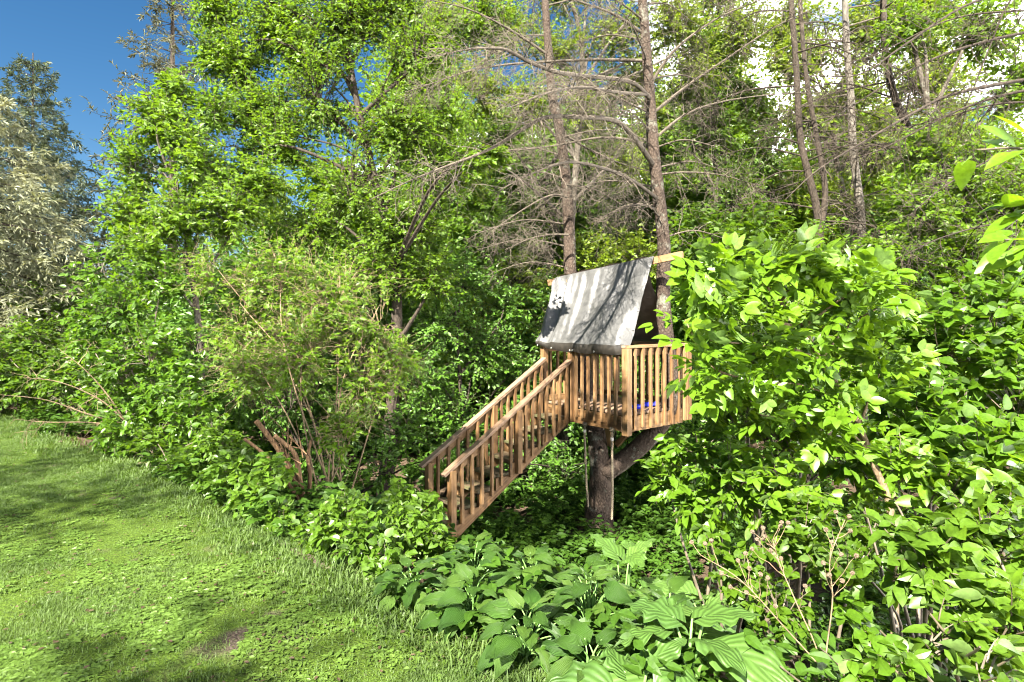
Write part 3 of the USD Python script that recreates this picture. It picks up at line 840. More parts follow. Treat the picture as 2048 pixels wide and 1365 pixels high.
BT, BB = RAIL - .003, SKIRT + .075
for k in range(7):
    w = .10 + (SW0 - .035 - .10) * (k + .55) / 7
    baluster(D(-.016, w, 0), BT, BB)
for k in range(8):
    u = .135 + (DW - .10 - .11) * k / 7
    baluster(D(u, -.016, 0), BT, SKIRT + .025 + rb.normal(0, .006), face=V3)
for k in range(10):
    baluster(D(DW + .016, .12 + 1.22 * k / 9, 0), BT, BB)
for k in range(8):
    baluster(D(.12 + (DW - .24) * k / 7, DL + .016, 0), BT, BB, face=V3)
# ridge beam, between the two stems
RL, RR = D(.26, 1.68, EYE + .530), D(.60, -.36, EYE + .785)
ridge_dir = unit(RR - RL)
board(th, "ridge_beam", RL, RR, .038, .088, "wood", up=UP)
# diagonal brace under the deck
board(th, "brace", D(.25, .55, SKIRT + .06), D(.55, .75, SKIRT - .36), .036, .088, "wood", up=V3)
board(th, "brace", D(.95, .5, SKIRT + .02), D(.62, .72, SKIRT - .36), .036, .088, "wood", up=V3)

# ---- stairs
RISE, RUN, NT = .143, .245, 8
st = thing("staircase", "wooden open staircase climbing from the undergrowth to the tree house deck", "staircase", loc=D(-1.96, 1.17, EYE - 2.45))


def zs(u):
    """height of the nosing line below the deck at distance -u in front of it"""
    return FLOOR + u * RISE / RUN


def stringer(w):
    pts = [(-.03, FLOOR - .035)]
    for k in range(1, NT + 1):
        z = FLOOR - RISE * k
        pts += [(-RUN * (k - 1) - .03, z - .036), (-RUN * k - .03, z - .036)]
    pts.append((-RUN * NT - .03, FLOOR - RISE * NT - .20))
    pts.append((-RUN * NT + .14, FLOOR - RISE * NT - .20))
    pts.append((-.03, SKIRT + .02))
    from shapely.geometry import Polygon
    import trimesh
    poly = Polygon(pts).buffer(0)
    m = trimesh.creation.extrude_polygon(poly, .036, engine="earcut")
    vv = np.array(m.vertices)
    # the board's own frame: x down the slope, so that the grain follows it
    sl = math.atan2(RISE, RUN)
    x3 = unit(U3 * math.cos(sl) + UP * math.sin(sl)); z3 = unit(-U3 * math.sin(sl) + UP * math.cos(sl)); y3 = np.cross(z3, x3)
    o = D(-RUN * 4, w, zs(-RUN * 4))
    wp = np.array([D(p[0], w - .018 + p[2], p[1]) for p in vv]) - o
    loc = np.column_stack([wp @ x3, wp @ y3, wp @ z3])
    mm = np.eye(4); mm[0, :3], mm[1, :3], mm[2, :3], mm[3, :3] = x3, y3, z3, o
    emit("stringer", loc, np.array(m.faces), "wood", st, matrix=mm)


for w in (SW0 + .012, SW1 - .012):
    stringer(w)
for k in range(1, NT + 1):
    z = FLOOR - RISE * k - .018
    for q in range(2):
        u = -RUN * (k - 1) - .03 - .062 - q * .127
        board(st, "tread", D(u, SW0 + .034, z), D(u, SW1 - .034, z), .120, .034, "wood_tread")
    board(st, "riser", D(-RUN * (k - 1) - .05, SW0 + .034, z - .075), D(-RUN * (k - 1) - .05, SW1 - .034, z - .075), .02, .105, "wood_tread")


def rail_top(u):
    return EYE - .485 + (u + .0) * .612


for w, side in ((SW0, -1), (SW1, 1)):
    wo = w + side * .0
    # hand rail: a flat cap over an upright board
    a, b = D(-1.995, wo, rail_top(-1.995)), D(-.055, wo, rail_top(-.055))
    sl = unit(b - a); nup = unit(UP - sl * sl[2])
    board(st, "handrail", a - nup * .017, b - nup * .017, .088, .034, "wood_grey", up=nup)
    board(st, "rail_board", a - nup * .080 + sl * .075 + V3 * .02, b - nup * .080 + V3 * .02, .034, .088, "wood", up=nup)
    for u, tw in ((-1.88, .088), (-.93, .088)):
        top = rail_top(u) - .045
        bot = zs(u) - (.42 if u < -1.5 else .19)
        board(st, "post", D(u, wo - .022, bot), D(u, wo - .022, top), tw, .07, "wood", up=U3)
    us = list(np.linspace(-1.755, -1.045, 6)) + list(np.linspace(-.815, -.125, 7))
    for u in us:
        off = -.024 if side < 0 else -.020
        p = D(u, wo + off, 0)
        baluster(p, rail_top(u) - .055, zs(u) - .145 + rb.normal(0, .006), parent=st, face=V3)

# ---- tarpaulin over the ridge beam
tp = thing("tarpaulin", "weathered grey tarpaulin draped over the ridge beam as the tree house roof", "tarpaulin", loc=D(.5, .7, RAIL))
NA, NB = 74, 46
aa = np.linspace(0, 1, NA)[:, None]; bb = np.linspace(0, 1, NB)[None]
top = D(.262, 1.50, EYE + .606)[None, None] * (1 - aa)[..., None] + D(.512, .0, EYE + .793)[None, None] * aa[..., None]
HEMZ = RAIL + .035
bot = D(-.115, 1.53, HEMZ + .02)[None, None] * (1 - aa)[..., None] + D(-.085, -.045, HEMZ)[None, None] * aa[..., None]
Pf = top * (1 - bb)[..., None] + bot * bb[..., None]
nout = unit(-U3 * .83 + UP * .55)
sag = -.022 * np.sin(np.pi * bb) * (1 - .2 * np.sin(np.pi * aa)) - .03 * np.sin(np.pi * aa) * np.sin(np.pi * bb)
folds = np.zeros((NA, NB))
for ph, amp, fr, dec in ((.2, .046, 46, 2.0), (1.3, .026, 83, 3.0), (2.2, .040, 25, 1.1)):
    folds += amp * np.sin(fr * (aa + .10 * bb * (aa - .6)) + ph + 1.5 * aa) * np.exp(-dec * bb * .55) * (.10 + 1.15 * np.exp(-4.5 * aa)) * np.sin(np.clip(bb * 9, 0, np.pi / 2))
pts = np.stack([np.broadcast_to(aa * 9, (NA, NB)), np.broadcast_to(bb * 5, (NA, NB)), np.zeros((NA, NB))], -1)
folds += .075 * (meshkit.fbm(pts * .7, 4, 31) - .5) * np.sin(np.clip(bb * 6, 0, np.pi / 2))
Pf = Pf + nout * (sag + folds)[..., None]
turn = np.clip(.17 - aa * np.ones_like(bb) - .06 * bb, 0, 1)                     # the left end is folded back round the corner
Pf = Pf + (U3 * 1.25 - V3 * .35)[None, None] * (turn * 0)[..., None] * (np.sin(np.pi * np.clip(bb * .93 + .03, 0, 1)) ** .8)[..., None]
tl = np.clip(aa * np.ones_like(bb) - .90, 0, 1) * sstep(.45, 1, bb)                 # the right edge curls in near its foot
Pf = Pf + (U3 * 1.6 + V3 * .5)[None, None] * (tl * 1.0)[..., None]


def patch(P, flip=False):
    a, b = P.shape[:2]
    i, j = np.meshgrid(np.arange(a - 1), np.arange(b - 1), indexing="ij"); k = (i * b + j).ravel()
    q = np.stack([k, k + 1, k + b + 1, k + b], -1)
    if flip:
        q = q[:, ::-1]
    return P.reshape(-1, 3), np.vstack([q[:, [0, 1, 2]], q[:, [0, 2, 3]]])


emit("front_panel", *patch(Pf), "tarp_cloth", tp, smooth=True)
botb = D(1.30, 1.53, HEMZ - .02)[None, None] * (1 - aa)[..., None] + D(1.26, .16, HEMZ - .02)[None, None] * aa[..., None]
topb = D(.266, 1.50, EYE + .607)[None, None] * (1 - aa)[..., None] + D(.49, .16, EYE + .774)[None, None] * aa[..., None]
Pb = topb * (1 - bb)[..., None] + botb * bb[..., None] + unit(U3 * .8 + UP * .6) * (.05 * np.exp(-((bb - .08) / .1) ** 2) - .05 * np.sin(np.pi * bb) + .02 * np.sin(20 * aa + 1) * np.exp(-3 * bb))[..., None]
emit("back_panel", *patch(Pb, True), "tarp_cloth", tp, smooth=True)
# hem hanging below the fold along the front, folded round the near corner
hn = 60
ha = np.linspace(0, 1, hn)
h0 = Pf[np.clip((ha * (NA - 1)).astype(int), 0, NA - 1), -1]
hz = np.linspace(0, 1, 6)[None]
drop = (.065 + .055 * sstep(0, .35, ha))[:, None] * hz
Ph = h0[:, None] + np.array([0, 0, -1.0]) * drop[..., None] + (U3 * .028)[None, None] * (hz[..., None] * (1 - .3 * np.sin(14 * ha)[:, None, None])) + (-U3 * .012)[None, None] * np.sin(np.pi * hz)[..., None]
emit("hem", *patch(Ph), "tarp_hem", tp, smooth=True)
import trimesh
for a_ in (.03, .22, .44, .47, .70, .97):
    k = int(a_ * (hn - 1)); p = Ph[k, 4]
    g = trimesh.creation.torus(.009, .0035, 16, 8)
    R = trimesh.geometry.align_vectors([0, 0, 1], -U3)
    emit("grommet", np.array(g.vertices) @ R[:3, :3].T + p - U3 * .006, np.array(g.faces), "metal", tp, smooth=True)
for b_ in (.62, .83):
    p = Pf[-2, int(b_ * (NB - 1))]
    g = trimesh.creation.torus(.009, .0035, 16, 8)
    R = trimesh.geometry.align_vectors([0, 0, 1], nout)
    emit("grommet", np.array(g.vertices) @ R[:3, :3].T + p + nout * .006, np.array(g.faces), "metal", tp, smooth=True)

# ---- the tree that carries it
rng = np.random.default_rng(77)
tb = np.array([1.19, 7.95, float(H(1.19, 7.95))])
tt = thing("spruce_tree", "forked spruce with bare dead branches carrying the tree house", "tree", loc=tb)
fork = np.array([1.20, 7.92, EYE - 1.95])
trunk_path = [tb - [0, 0, .15], tb + [-.02, 0, .25], fork + [0, 0, -.15], np.array([1.150, 8.05, EYE - 1.52])]
emit("trunk", *bark_tube(trunk_path, .215, .120, 70, 26, .17, 3, flare=.55), "bark_spruce", tt, smooth=True)
left_path = [fork + [-.02, .02, .0], PX(1188, 850, 8.1), PX(1166, 740, 8.35), PX(1146, 620, 8.55), PX(1140, 540, 8.6), PX(1138, 450, 8.6), PX(1131, 350, 8.5), PX(1119, 260, 8.35), PX(1104, 190, 8.35), PX(1096, 90, 8.35), PX(1088, -40, 8.35), PX(1080, -240, 8.4), PX(1076, -520, 8.4)]
right_path = [fork + [.02, -.03, -.12], PX(1258, 912, 7.82), PX(1305, 868, 7.72), PX(1336, 820, 7.66), PX(1340, 750, 7.63), PX(1333, 680, 7.62), PX(1326, 600, 7.62), PX(1328, 500, 7.66), PX(1318, 400, 7.7), PX(1306, 290, 7.7), PX(1299, 180, 7.7), PX(1290, 70, 7.7), PX(1281, -60, 7.7), PX(1270, -300, 7.75), PX(1262, -600, 7.8)]
emit("stem", *bark_tube(left_path, .120, .035, 70, 14, .10, 4), "bark_spruce", tt, smooth=True, label="left stem rising behind the tarpaulin")
emit("stem", *bark_tube(right_path, .128, .045, 80, 16, .10, 6), "bark_spruce", tt, smooth=True, label="right stem rising inside the railing")
# whorl stubs under the deck
for px, py in ((1192, 905), (1204, 902)):
    p = PX(px, py, 7.78)
    emit("branch_stub", *bark_tube([p + [0, .12, .02], p, p + [0, -.03, -.01]], .028, .024, 8, 8, .05, 2), "bark_spruce", tt, smooth=True)
# measured limbs
def pxs(rows):
    return [PX(*r) for r in rows]
limbs = [
    ([(1318, 400, 7.7), (1262, 360, 7.0), (1200, 335, 6.4), (1134, 325, 5.95), (1070, 345, 5.7), (1000, 380, 5.5)], .026),
    ([(1300, 190, 7.7), (1235, 185, 6.7), (1165, 175, 6.0), (1100, 185, 5.5), (1020, 215, 5.2)], .022),
    ([(1302, 200, 7.7), (1264, 165, 7.2), (1180, 154, 6.4), (1115, 145, 5.8), (1060, 125, 5.5), (1012, 100, 5.3), (972, 97, 5.2), (930, 100, 5.1), (880, 112, 5.0)], .030),
    ([(1296, 122, 7.7), (1190, 120, 7.8), (1095, 124, 7.9), (1010, 130, 8.0), (940, 142, 8.0), (880, 162, 8.1), (810, 185, 8.1)], .024),
    ([(1310, 335, 7.7), (1280, 292, 7.4), (1250, 255, 6.9), (1222, 240, 6.6), (1180, 236, 6.3), (1100, 234, 5.9), (1060, 250, 5.8), (1000, 288, 5.7), (950, 312, 5.6), (890, 334, 5.6), (820, 362, 5.5), (740, 400, 5.5)], .036),
    ([(1306, 300, 7.7), (1268, 282, 7.85), (1200, 276, 8.0), (1120, 290, 8.1), (1040, 300, 8.2), (950, 300, 8.3)], .024),
    ([(1134, 395, 8.3), (1110, 390, 8.2), (1080, 400, 8.1), (1030, 430, 8.0), (980, 465, 7.9)], .020),
    ([(1137, 470, 8.3), (1100, 470, 8.2), (1060, 478, 8.1), (1010, 500, 8.0)], .016),
    ([(1290, 70, 7.7), (1230, 30, 7.6), (1150, 0, 7.5), (1060, -40, 7.4)], .024),
    ([(1299, 170, 7.7), (1350, 100, 7.6), (1430, 40, 7.5), (1520, 0, 7.4)], .024),
    ([(1302, 230, 7.7), (1370, 175, 7.7), (1450, 120, 7.6), (1540, 60, 7.5), (1620, 20, 7.5)], .022),
    ([(1306, 280, 7.7), (1370, 230, 7.8), (1440, 205, 7.9), (1540, 190, 8.0), (1640, 185, 8.1)], .020),
    ([(1312, 350, 7.7), (1370, 345, 7.6), (1440, 350, 7.5), (1510, 370, 7.4)], .016),
    ([(1096, 110, 8.35), (1020, 60, 8.2), (940, 20, 8.1), (860, 0, 8.0)], .022),
    ([(1110, 215, 8.35), (1150, 180, 8.4), (1210, 160, 8.5), (1280, 150, 8.6)], .018),
    ([(1120, 265, 8.35), (1180, 300, 8.5), (1250, 330, 8.7), (1330, 350, 8.8)], .018),
    ([(1133, 370, 8.35), (1190, 380, 8.6), (1260, 420, 8.8)], .016),
    ([(1320, 420, 7.7), (1270, 410, 7.4), (1215, 430, 7.2)], .014),
    ([(1286, 0, 7.7), (1340, -40, 7.6), (1420, -80, 7.5), (1520, -90, 7.4)], .022),
    ([(1284, -40, 7.7), (1200, -70, 7.5), (1090, -70, 7.3), (980, -50, 7.2)], .022),
]
for rows, r in limbs:
    L = np.linalg.norm(np.diff(np.array(pxs(rows)), axis=0), axis=1).sum()
    dead_branch(rng, tt, pxs(rows), r, .005, n2=int(14 * L + 7), len2=.62, n3=5, len3=.30)
# more whorls up the stems
for stem, ts in ((spline(left_path, 200), np.linspace(.34, .96, 17)), (spline(right_path, 200), np.linspace(.52, .97, 20))):
    for q in ts:
        p = stem[int(q * 199)]
        a = rng.uniform(0, 6.28); L = rng.uniform(.7, 1.5)
        d = np.array([math.cos(a), math.sin(a) * .8, rng.uniform(-.05, .3)])
        dead_branch(rng, tt, [p, p + d * L * .5 + [0, 0, .05], p + d * L + [0, 0, -.12 * L]], .014, .004, n2=int(14 * L), len2=.5, n3=4, len3=.26)

# ---- ropes hanging from the rim board
def rope(name, label, pts, r=.014, strands=3, n=260):
    t = thing(name, label, "rope", None, pts[0])
    P = spline(pts, n)
    s = np.concatenate([[0], np.cumsum(np.linalg.norm(np.diff(P, axis=0), axis=1))])
    tan = unit(np.gradient(P, axis=0)); a = unit(np.cross(tan, np.array([1.0, 0, 0]))); b = np.cross(tan, a)
    for k in range(strands):
        ph = 2 * np.pi * k / strands + s / .045 * 2 * np.pi * .5
        emit("strand", *tubes((P + r * .55 * (np.cos(ph)[:, None] * a + np.sin(ph)[:, None] * b))[None], np.full((1, n), r * .56), 6), "rope", t, smooth=True)
    p = P[8]
    emit("knot", *tubes((p + .022 * np.stack([np.cos(np.linspace(0, 9, 40)), np.sin(np.linspace(0, 9, 40)), np.linspace(-.9, .9, 40)], -1))[None], np.full((1, 40), .011), 7, True), "rope", t, smooth=True)
    q = P[int(n * .16)]
    g = trimesh.creation.cylinder(radius=r * 1.35, height=.035, sections=14)
    emit("tape", np.array(g.vertices) + q, np.array(g.faces), "tape", t, smooth=30)


r1 = D(-.035, .66, SKIRT + .03); r2 = D(-.035, .20, SKIRT + .03)
rope("rope", "thick rope hanging beside the trunk, left of two under the deck", [r1, r1 + [0, 0, -.25], r1 + [.02, .02, -.7], r1 + [.05, .08, -1.1]])
rope("rope", "thick rope hanging free under the deck corner, right of two", [r2, r2 + [0, 0, -.3], r2 + [.005, 0, -.7], r2 + [0, .02, -1.12]])

# ---- blue foam tube on the deck
b1 = [D(.30, .28, FLOOR + .035), D(.36, .18, FLOOR + .035), D(.47, .15, FLOOR + .04), D(.60, .24, FLOOR + .035), D(.74, .17, FLOOR + .035), D(.85, .23, FLOOR + .035)]
v, f = tubes(spline(b1, 60)[None], (.027 + .006 * np.sin(np.linspace(0, 30, 60)))[None], 12, True)
t = thing("foam_tube", "bright blue foam tube lying curved on the tree house floor", "toy", loc=b1[0])
emit("tube", v, f, "blue_plastic", t, smooth=True)
g = trimesh.creation.icosphere(3, .048)
emit("ball_end", np.array(g.vertices) * [1, 1, .8] + b1[0] + [0, 0, .006], np.array(g.faces), "blue_plastic", t, smooth=True)

# ------------------------------------------------------------------ large-leaved plants


def blade_mesh(length, width, base_lobe, ruffle, droop, fold, rng, nx=8, nt=9, ruf_n=9, ragged=0.0):
    """a broad leaf blade: local x along, y across, z up; with its st"""
    t = np.linspace(0, 1, nt)
    prof = (np.sin(np.pi * np.clip(t, 0, 1) ** .62) ** .75) * (1 - .35 * t**3)
    prof[0] = .12; prof[-1] = 0
    s = np.linspace(-1, 1, nx + 1)
    S, Tt = np.meshgrid(s, t, indexing="ij")
    w = prof[None] * width / 2
    x = length * (Tt - base_lobe * np.abs(S) ** 1.5 * (1 - Tt) ** 3)
    y = S * w * (1 + .0 * Tt)
    z = -droop * length * Tt**2 + fold * np.abs(S) * w - .9 * fold * (S * S) * w
    ph = rng.uniform(0, 6.28, 2)
    e = np.abs(S) ** 2.2
    z = z + ruffle * e * np.sin(ruf_n * Tt * 1.6 + np.where(S > 0, ph[0], ph[1])) * np.sin(np.pi * Tt)
    y = y + ruffle * .5 * e * np.sign(S) * np.sin(ruf_n * 1.9 * Tt + ph[0] + 1) * np.sin(np.pi * Tt)
    if ragged:
        j_ = rng.normal(0, ragged * length, (2, nx + 1, nt)) * e * np.sin(np.pi * Tt)
        x, y = x + j_[0], y + j_[1]
        z = z + rng.normal(0, ragged * .5 * length, (nx + 1, nt)) * np.sin(np.pi * Tt)
    v = np.stack([x, y, z], -1).reshape(-1, 3)
    i, j = np.meshgrid(np.arange(nx), np.arange(nt - 1), indexing="ij"); k = (i * nt + j).ravel()
    q = np.stack([k, k + nt, k + nt + 1, k + 1], -1)[:, ::-1]
    uv = np.stack([np.abs(S) * (1.0 if not ragged else -.8), Tt], -1).reshape(-1, 2)
    return v, np.vstack([q[:, [0, 1, 2]], q[:, [0, 2, 3]]]), uv


def orient(v, pos, d, n):
    x = unit(d); z = unit(n - np.dot(n, x) * x); y = np.cross(z, x)
    return pos + v[:, :1] * x + v[:, 1:2] * y + v[:, 2:] * z


def big_leaf_plant(name, label, cat, seed, base_xy, nleaf, length, reach, height, mname, ratio=.72, ruffle=.008, droop=.25, group=None, fold=.3, stalk_r=.006, facing=None, base_lobe=.14):
    rng = np.random.default_rng(seed)
    b0 = np.array([*base_xy, float(H(*base_xy))])
    t = thing(name, label, cat, group, b0)
    for k in range(nleaf):
        ring = math.sqrt((k + .5) / nleaf)
        a = k * 2.399 + rng.normal(0, .25) if facing is None else facing[k % len(facing)] + rng.normal(0, .2)
        out = np.array([math.cos(a), math.sin(a), 0])
        L = length * rng.uniform(.7, 1.12) * (.8 + .25 * ring)
        r = reach * ring * rng.uniform(.8, 1.1)
        h = height * (1.05 - .62 * ring**2) * rng.uniform(.82, 1.12)
        p = b0 + out * r * .62 + UP * h
        d = unit(out * (.55 + .5 * ring) + UP * (.55 - .85 * ring) + rng.normal(0, .16, 3))
        n = unit(UP * (.75 + .3 * ring) - out * (.75 - .9 * ring) + rng.normal(0, .22, 3) + np.array([0, -.1, 0]))
        v, f, uv = blade_mesh(L, L * ratio * rng.uniform(.88, 1.1), base_lobe, ruffle, droop * rng.uniform(.5, 1.4), fold, rng, *((12, 14, 13, .006) if name == 'burdock' else ()))
        lp = emit("leaf", orient(v, p, d, n), f, mname, t, smooth=True, uv=uv)
        st0 = b0 + np.array([*rng.normal(0, .025, 2), -.01])
        P = spline([st0, st0 * .45 + p * .55 + UP * h * .12 - out * r * .08, p + d * .015], 9)
        emit("stalk", *tubes(P[None], np.linspace(stalk_r, stalk_r * .6, 9)[None], 5), "green_stalk", lp, smooth=True)
    return t


HG = "hostas along the lawn edge"
# (px, py of the base on the ground at depth Y, number of leaves, leaf length)
for i, (x, y, nl, L, rc, hh, lab) in enumerate([
    (-.62, 3.66, 22, .17, .28, .26, "hosta at the left end of the hosta row beside the round leaved seedlings"),
    (-.26, 3.95, 28, .18, .32, .36, "tall hosta at the back of the row in front of the stair foot"),
    (-.22, 3.38, 34, .19, .34, .30, "broad hosta leaning over the lawn edge left of the row's middle"),
    (.14, 3.82, 34, .19, .34, .40, "hosta with upright young leaves in the middle of the row's back"),
    (.08, 3.08, 36, .19, .35, .30, "hosta nearest the lawn with drooping outer leaves and visible stalks"),
    (.46, 3.40, 36, .19, .34, .38, "full hosta between the row's middle and the large ruffled burdock"),
    (.52, 3.98, 30, .18, .33, .38, "hosta at the back of the row, nearest the tree trunk"),
    (.94, 3.60, 28, .18, .32, .34, "hosta at the right end of the row behind the huge burdock"),
    (.40, 2.86, 24, .18, .30, .22, "low hosta at the lawn edge beside the low broad leaved burdock"),
    (.84, 3.12, 26, .18, .30, .32, "hosta half hidden behind the huge ruffled burdock leaves"),
]):
    big_leaf_plant("hosta", lab, "hosta", 300 + i, (x, y), nl, L * .9, rc, hh * .88, "hosta_leaf", ratio=.66, ruffle=.006, droop=.32, group=HG, fold=.42)
for i, (x, y, nl, L, rc, hh, lab) in enumerate([
    (.84, 2.74, 13, .34, .42, .34, "huge ruffled burdock leaves spreading at the bottom edge right of the hostas"),
    (.56, 2.60, 7, .28, .32, .20, "low burdock with drooping broad leaves in front of the hosta row"),
    (.95, 4.9, 9, .34, .42, .70, "tall burdock with sunlit ragged leaves in front of the tree trunk"),
    (1.38, 4.25, 8, .34, .40, .42, "burdock with dull dark leaves right of the trunk burdock"),
    (-1.32, 5.35, 8, .30, .36, .34, "burdock with hanging dark leaves below the cut stump"),
    (1.75, 2.75, 6, .26, .3, .2, "small burdock low beside the dead bur stalks"),
]):
    big_leaf_plant("burdock", lab, "burdock", 340 + i, (x, y), nl, L, rc, hh, "burdock_leaf", ratio=.82, ruffle=.024, droop=.3, group="burdock plants in the bed", fold=.2, stalk_r=.010, base_lobe=.2)

# dead burdock stalks with burs
rng = np.random.default_rng(8)
for i, (rows, lab) in enumerate([
    ([(1660, 1365, 2.55), (1560, 1245, 2.6), (1480, 1160, 2.65), (1400, 1110, 2.7)], "tan dead burdock stalk leaning left with burs at its tips"),
    ([(1650, 1330, 2.6), (1665, 1200, 2.62), (1660, 1120, 2.65), (1690, 1040, 2.68)], "upright dead stalk with reddish burs beside the leaning one"),
    ([(1640, 1320, 2.7), (1590, 1200, 2.75), (1560, 1130, 2.8), (1545, 1080, 2.85)], "dead stalk with a cluster of grey burs at its top behind the leaning one"),
]):
    pts = pxs(rows)
    b0 = np.array([pts[0][0], pts[0][1], float(H(pts[0][0], pts[0][1]))])
    t = thing("dead_stalk", lab, "dead stalk", "dead burdock stalks", b0)
    P = spline([b0] + pts, 30)
    emit("stem", *tubes(P[None], np.linspace(.0045, .002, 30)[None], 6), "twig_tan", t, smooth=True)
    S = branch_twigs(rng, P, 12, .26, droop=-.2, fwd=1.0, t0=.45)
    for k in range(len(S)):
        sp = emit("side_stem", *tubes(S[k:k + 1], np.linspace(.002, .0012, S.shape[1])[None], 4), "twig_tan", t)
        g = trimesh.creation.icosphere(2, .0075)
        gv = np.array(g.vertices); gv = gv * (1 + .45 * (rng.random(len(gv)) > .55))[:, None]
        emit("bur", gv + S[k, -1], np.array(g.faces), "bur", t)

# timber edging between lawn and bed
ed = thing("garden_edging", "weathered timber edging half buried between lawn and bed", "edging", loc=(*EDGE0, 0))
for a0, a1 in ((-.6, .25), (.42, .75), (1.75, 2.3), (2.4, 2.9)):
    p = []
    for a in (a0, a1):
        sh = .10 * math.sin(a * .9 + .4) - .05
        q = EDGE0 + EDGED * a + EDGEN * (.16 - sh)
        p.append(np.array([*q, float(H(*q)) - .015]))
    board(ed, "timber", p[0], p[1], .07, .075, "wood_edging", cham=.01)

# cut stumps of the old honeysuckle
rng = np.random.default_rng(21)
sb = np.array([-2.02, 5.75, float(H(-2.02, 5.75))])
stp = thing("shrub_stump", "cut back shrub stump with splintered tan stubs and a sawn round end", "stump", loc=sb)
for rows, r in (([(590, 960, 5.6), (560, 905, 5.55), (535, 870, 5.5), (512, 842, 5.45)], .060), ([(600, 960, 5.6), (590, 910, 5.5), (565, 885, 5.4), (549, 872, 5.35)], .052), ([(575, 965, 5.5), (540, 920, 5.4), (505, 890, 5.3), (488, 878, 5.25)], .036), ([(620, 960, 5.7), (616, 915, 5.7), (622, 880, 5.7)], .045)):
    emit("stub", *bark_tube([sb] + pxs(rows), r * .5, r * .36, 26, 11, .16, int(r * 1e4)), "stump_wood", stp, smooth=True)
for k in range(16):
    p = PX(rng.uniform(520, 605), rng.uniform(860, 950), 5.5) ; d = unit(rng.normal(0, 1, 3) * [.6, .5, .3] + [-.5, -.1, .9])
    emit("splinter", *tubes(np.array([[p - d * .12, p + rng.normal(0, .01, 3), p + d * rng.uniform(.1, .28)]]), np.array([[.007, .005, .002]]), 4), "stump_wood", stp)

# ------------------------------------------------------------------ shrubs and trees
# right foreground: the leaning ash sapling
ash = dict(T=TP, mname="leaf_ash", twig_mat="stem_brown", mass="foliage")
rng = np.random.default_rng(42)
ab = PX(1785, 1060, 3.75); a0 = np.array([ab[0], ab[1] - .02, float(H(ab[0], ab[1]))])
t = thing("ash_sapling", "leaning ash sapling with a bare tan stem and large compound leaves", "sapling", loc=a0)
main = [a0 - [0, 0, .05], ab, PX(1748, 930, 3.75), PX(1702, 820, 3.72), PX(1640, 720, 3.68), PX(1606, 655, 3.62), PX(1560, 605, 3.56), PX(1515, 565, 3.5)]
emit("trunk", *bark_tube(main, .026, .008, 50, 9, .06, 9), "twig_tan", t, smooth=True)
side = [[PX(1720, 850, 3.73), PX(1745, 780, 3.72), PX(1778, 705, 3.7)], [PX(1735, 900, 3.74), PX(1690, 860, 3.7), PX(1610, 845, 3.6), PX(1520, 830, 3.5)], [PX(1700, 815, 3.72), PX(1660, 790, 3.66), PX(1600, 770, 3.6)],
        [PX(1640, 720, 3.68), PX(1590, 700, 3.6), PX(1500, 690, 3.5), PX(1420, 680, 3.4)], [PX(1606, 655, 3.62), PX(1540, 640, 3.5), PX(1470, 600, 3.42), PX(1400, 580, 3.4)], [PX(1560, 605, 3.56), PX(1600, 560, 3.5), PX(1650, 545, 3.45)],
        [PX(1515, 565, 3.5), PX(1470, 550, 3.45), PX(1415, 540, 3.4)], [PX(1640, 720, 3.68), PX(1700, 650, 3.7), PX(1770, 610, 3.7)], [PX(1606, 655, 3.6), PX(1680, 600, 3.5), PX(1740, 560, 3.4)], [PX(1540, 590, 3.5), PX(1530, 550, 3.5), PX(1560, 530, 3.5)],
        [PX(1600, 770, 3.6), PX(1500, 760, 3.5), PX(1420, 730, 3.45), PX(1370, 640, 3.5)]]
LL = [[], [], [], []]
for s_ in side:
    emit("branch", *bark_tube(s_, .010, .004, 16, 6, .06, 2), "twig_tan", t, smooth=True)
    P = branch_twigs(rng, spline(s_, 20), 16, .22, droop=.0, fwd=.5, t0=.2)
    emit("twigs", *tubes(P, np.linspace(.003, .0015, P.shape[1])[None], 4), "green_stalk", t, kind="stuff")
    q = leaves_along(rng, P, 3, .215, t0=.25, droop=.02, spread=.7, jitter=.65)
    for a_, b_ in zip(LL, q):
        a_.append(b_)
emit_leaves(rng, t, [np.concatenate(a_) for a_ in LL], TP, "leaf_ash", parts=280, min_px=40)

plant("leafy_shrub", "pale leaved shrub bulging behind the leaning sapling right of the deck", "shrub", 51, lob((1500, 700, 110, 4.6), (1600, 640, 120, 4.8), (1720, 640, 120, 4.8), (1440, 800, 90, 4.5), (1560, 860, 110, 4.5), (1680, 780, 120, 4.6), depth=.7), (2.2, 4.9), 130, 9, .098, TN, "leaf_bright", parts=160, r0=.02)
plant("leafy_shrub", "dense shrub with rounded leaves at the right edge, mid height", "shrub", 52, lob((1880, 700, 130, 4.2), (1990, 640, 130, 4.2), (2040, 800, 140, 3.9), (1850, 860, 120, 3.8), (1960, 920, 130, 3.6), depth=.8), (3.1, 4.3), 130, 9, .100, TW, "leaf_shrub", parts=240, r0=.02)
plant("leafy_shrub", "bright shrub low beside the right rope and the dark trunk", "shrub", 53, lob((1338, 905, 45, 4.7), (1390, 900, 95, 4.3), (1460, 960, 100, 3.9), (1330, 960, 60, 4.6), (1560, 980, 110, 3.7), (1400, 1010, 80, 4.0), depth=.8), (1.5, 4.3), 150, 9, .088, TN, "leaf_ash", parts=220, r0=.015)
plant("leafy_shrub", "dark leaved shrub behind the dead bur stalks", "shrub", 54, lob((1600, 1100, 110, 3.4), (1480, 1140, 80, 3.4), (1700, 1150, 110, 3.2), (1760, 1060, 90, 3.4), (1560, 1220, 90, 3.0), depth=.8), (1.8, 3.4), 190, 9, .062, TW, "leaf_tree", parts=240, r0=.012)
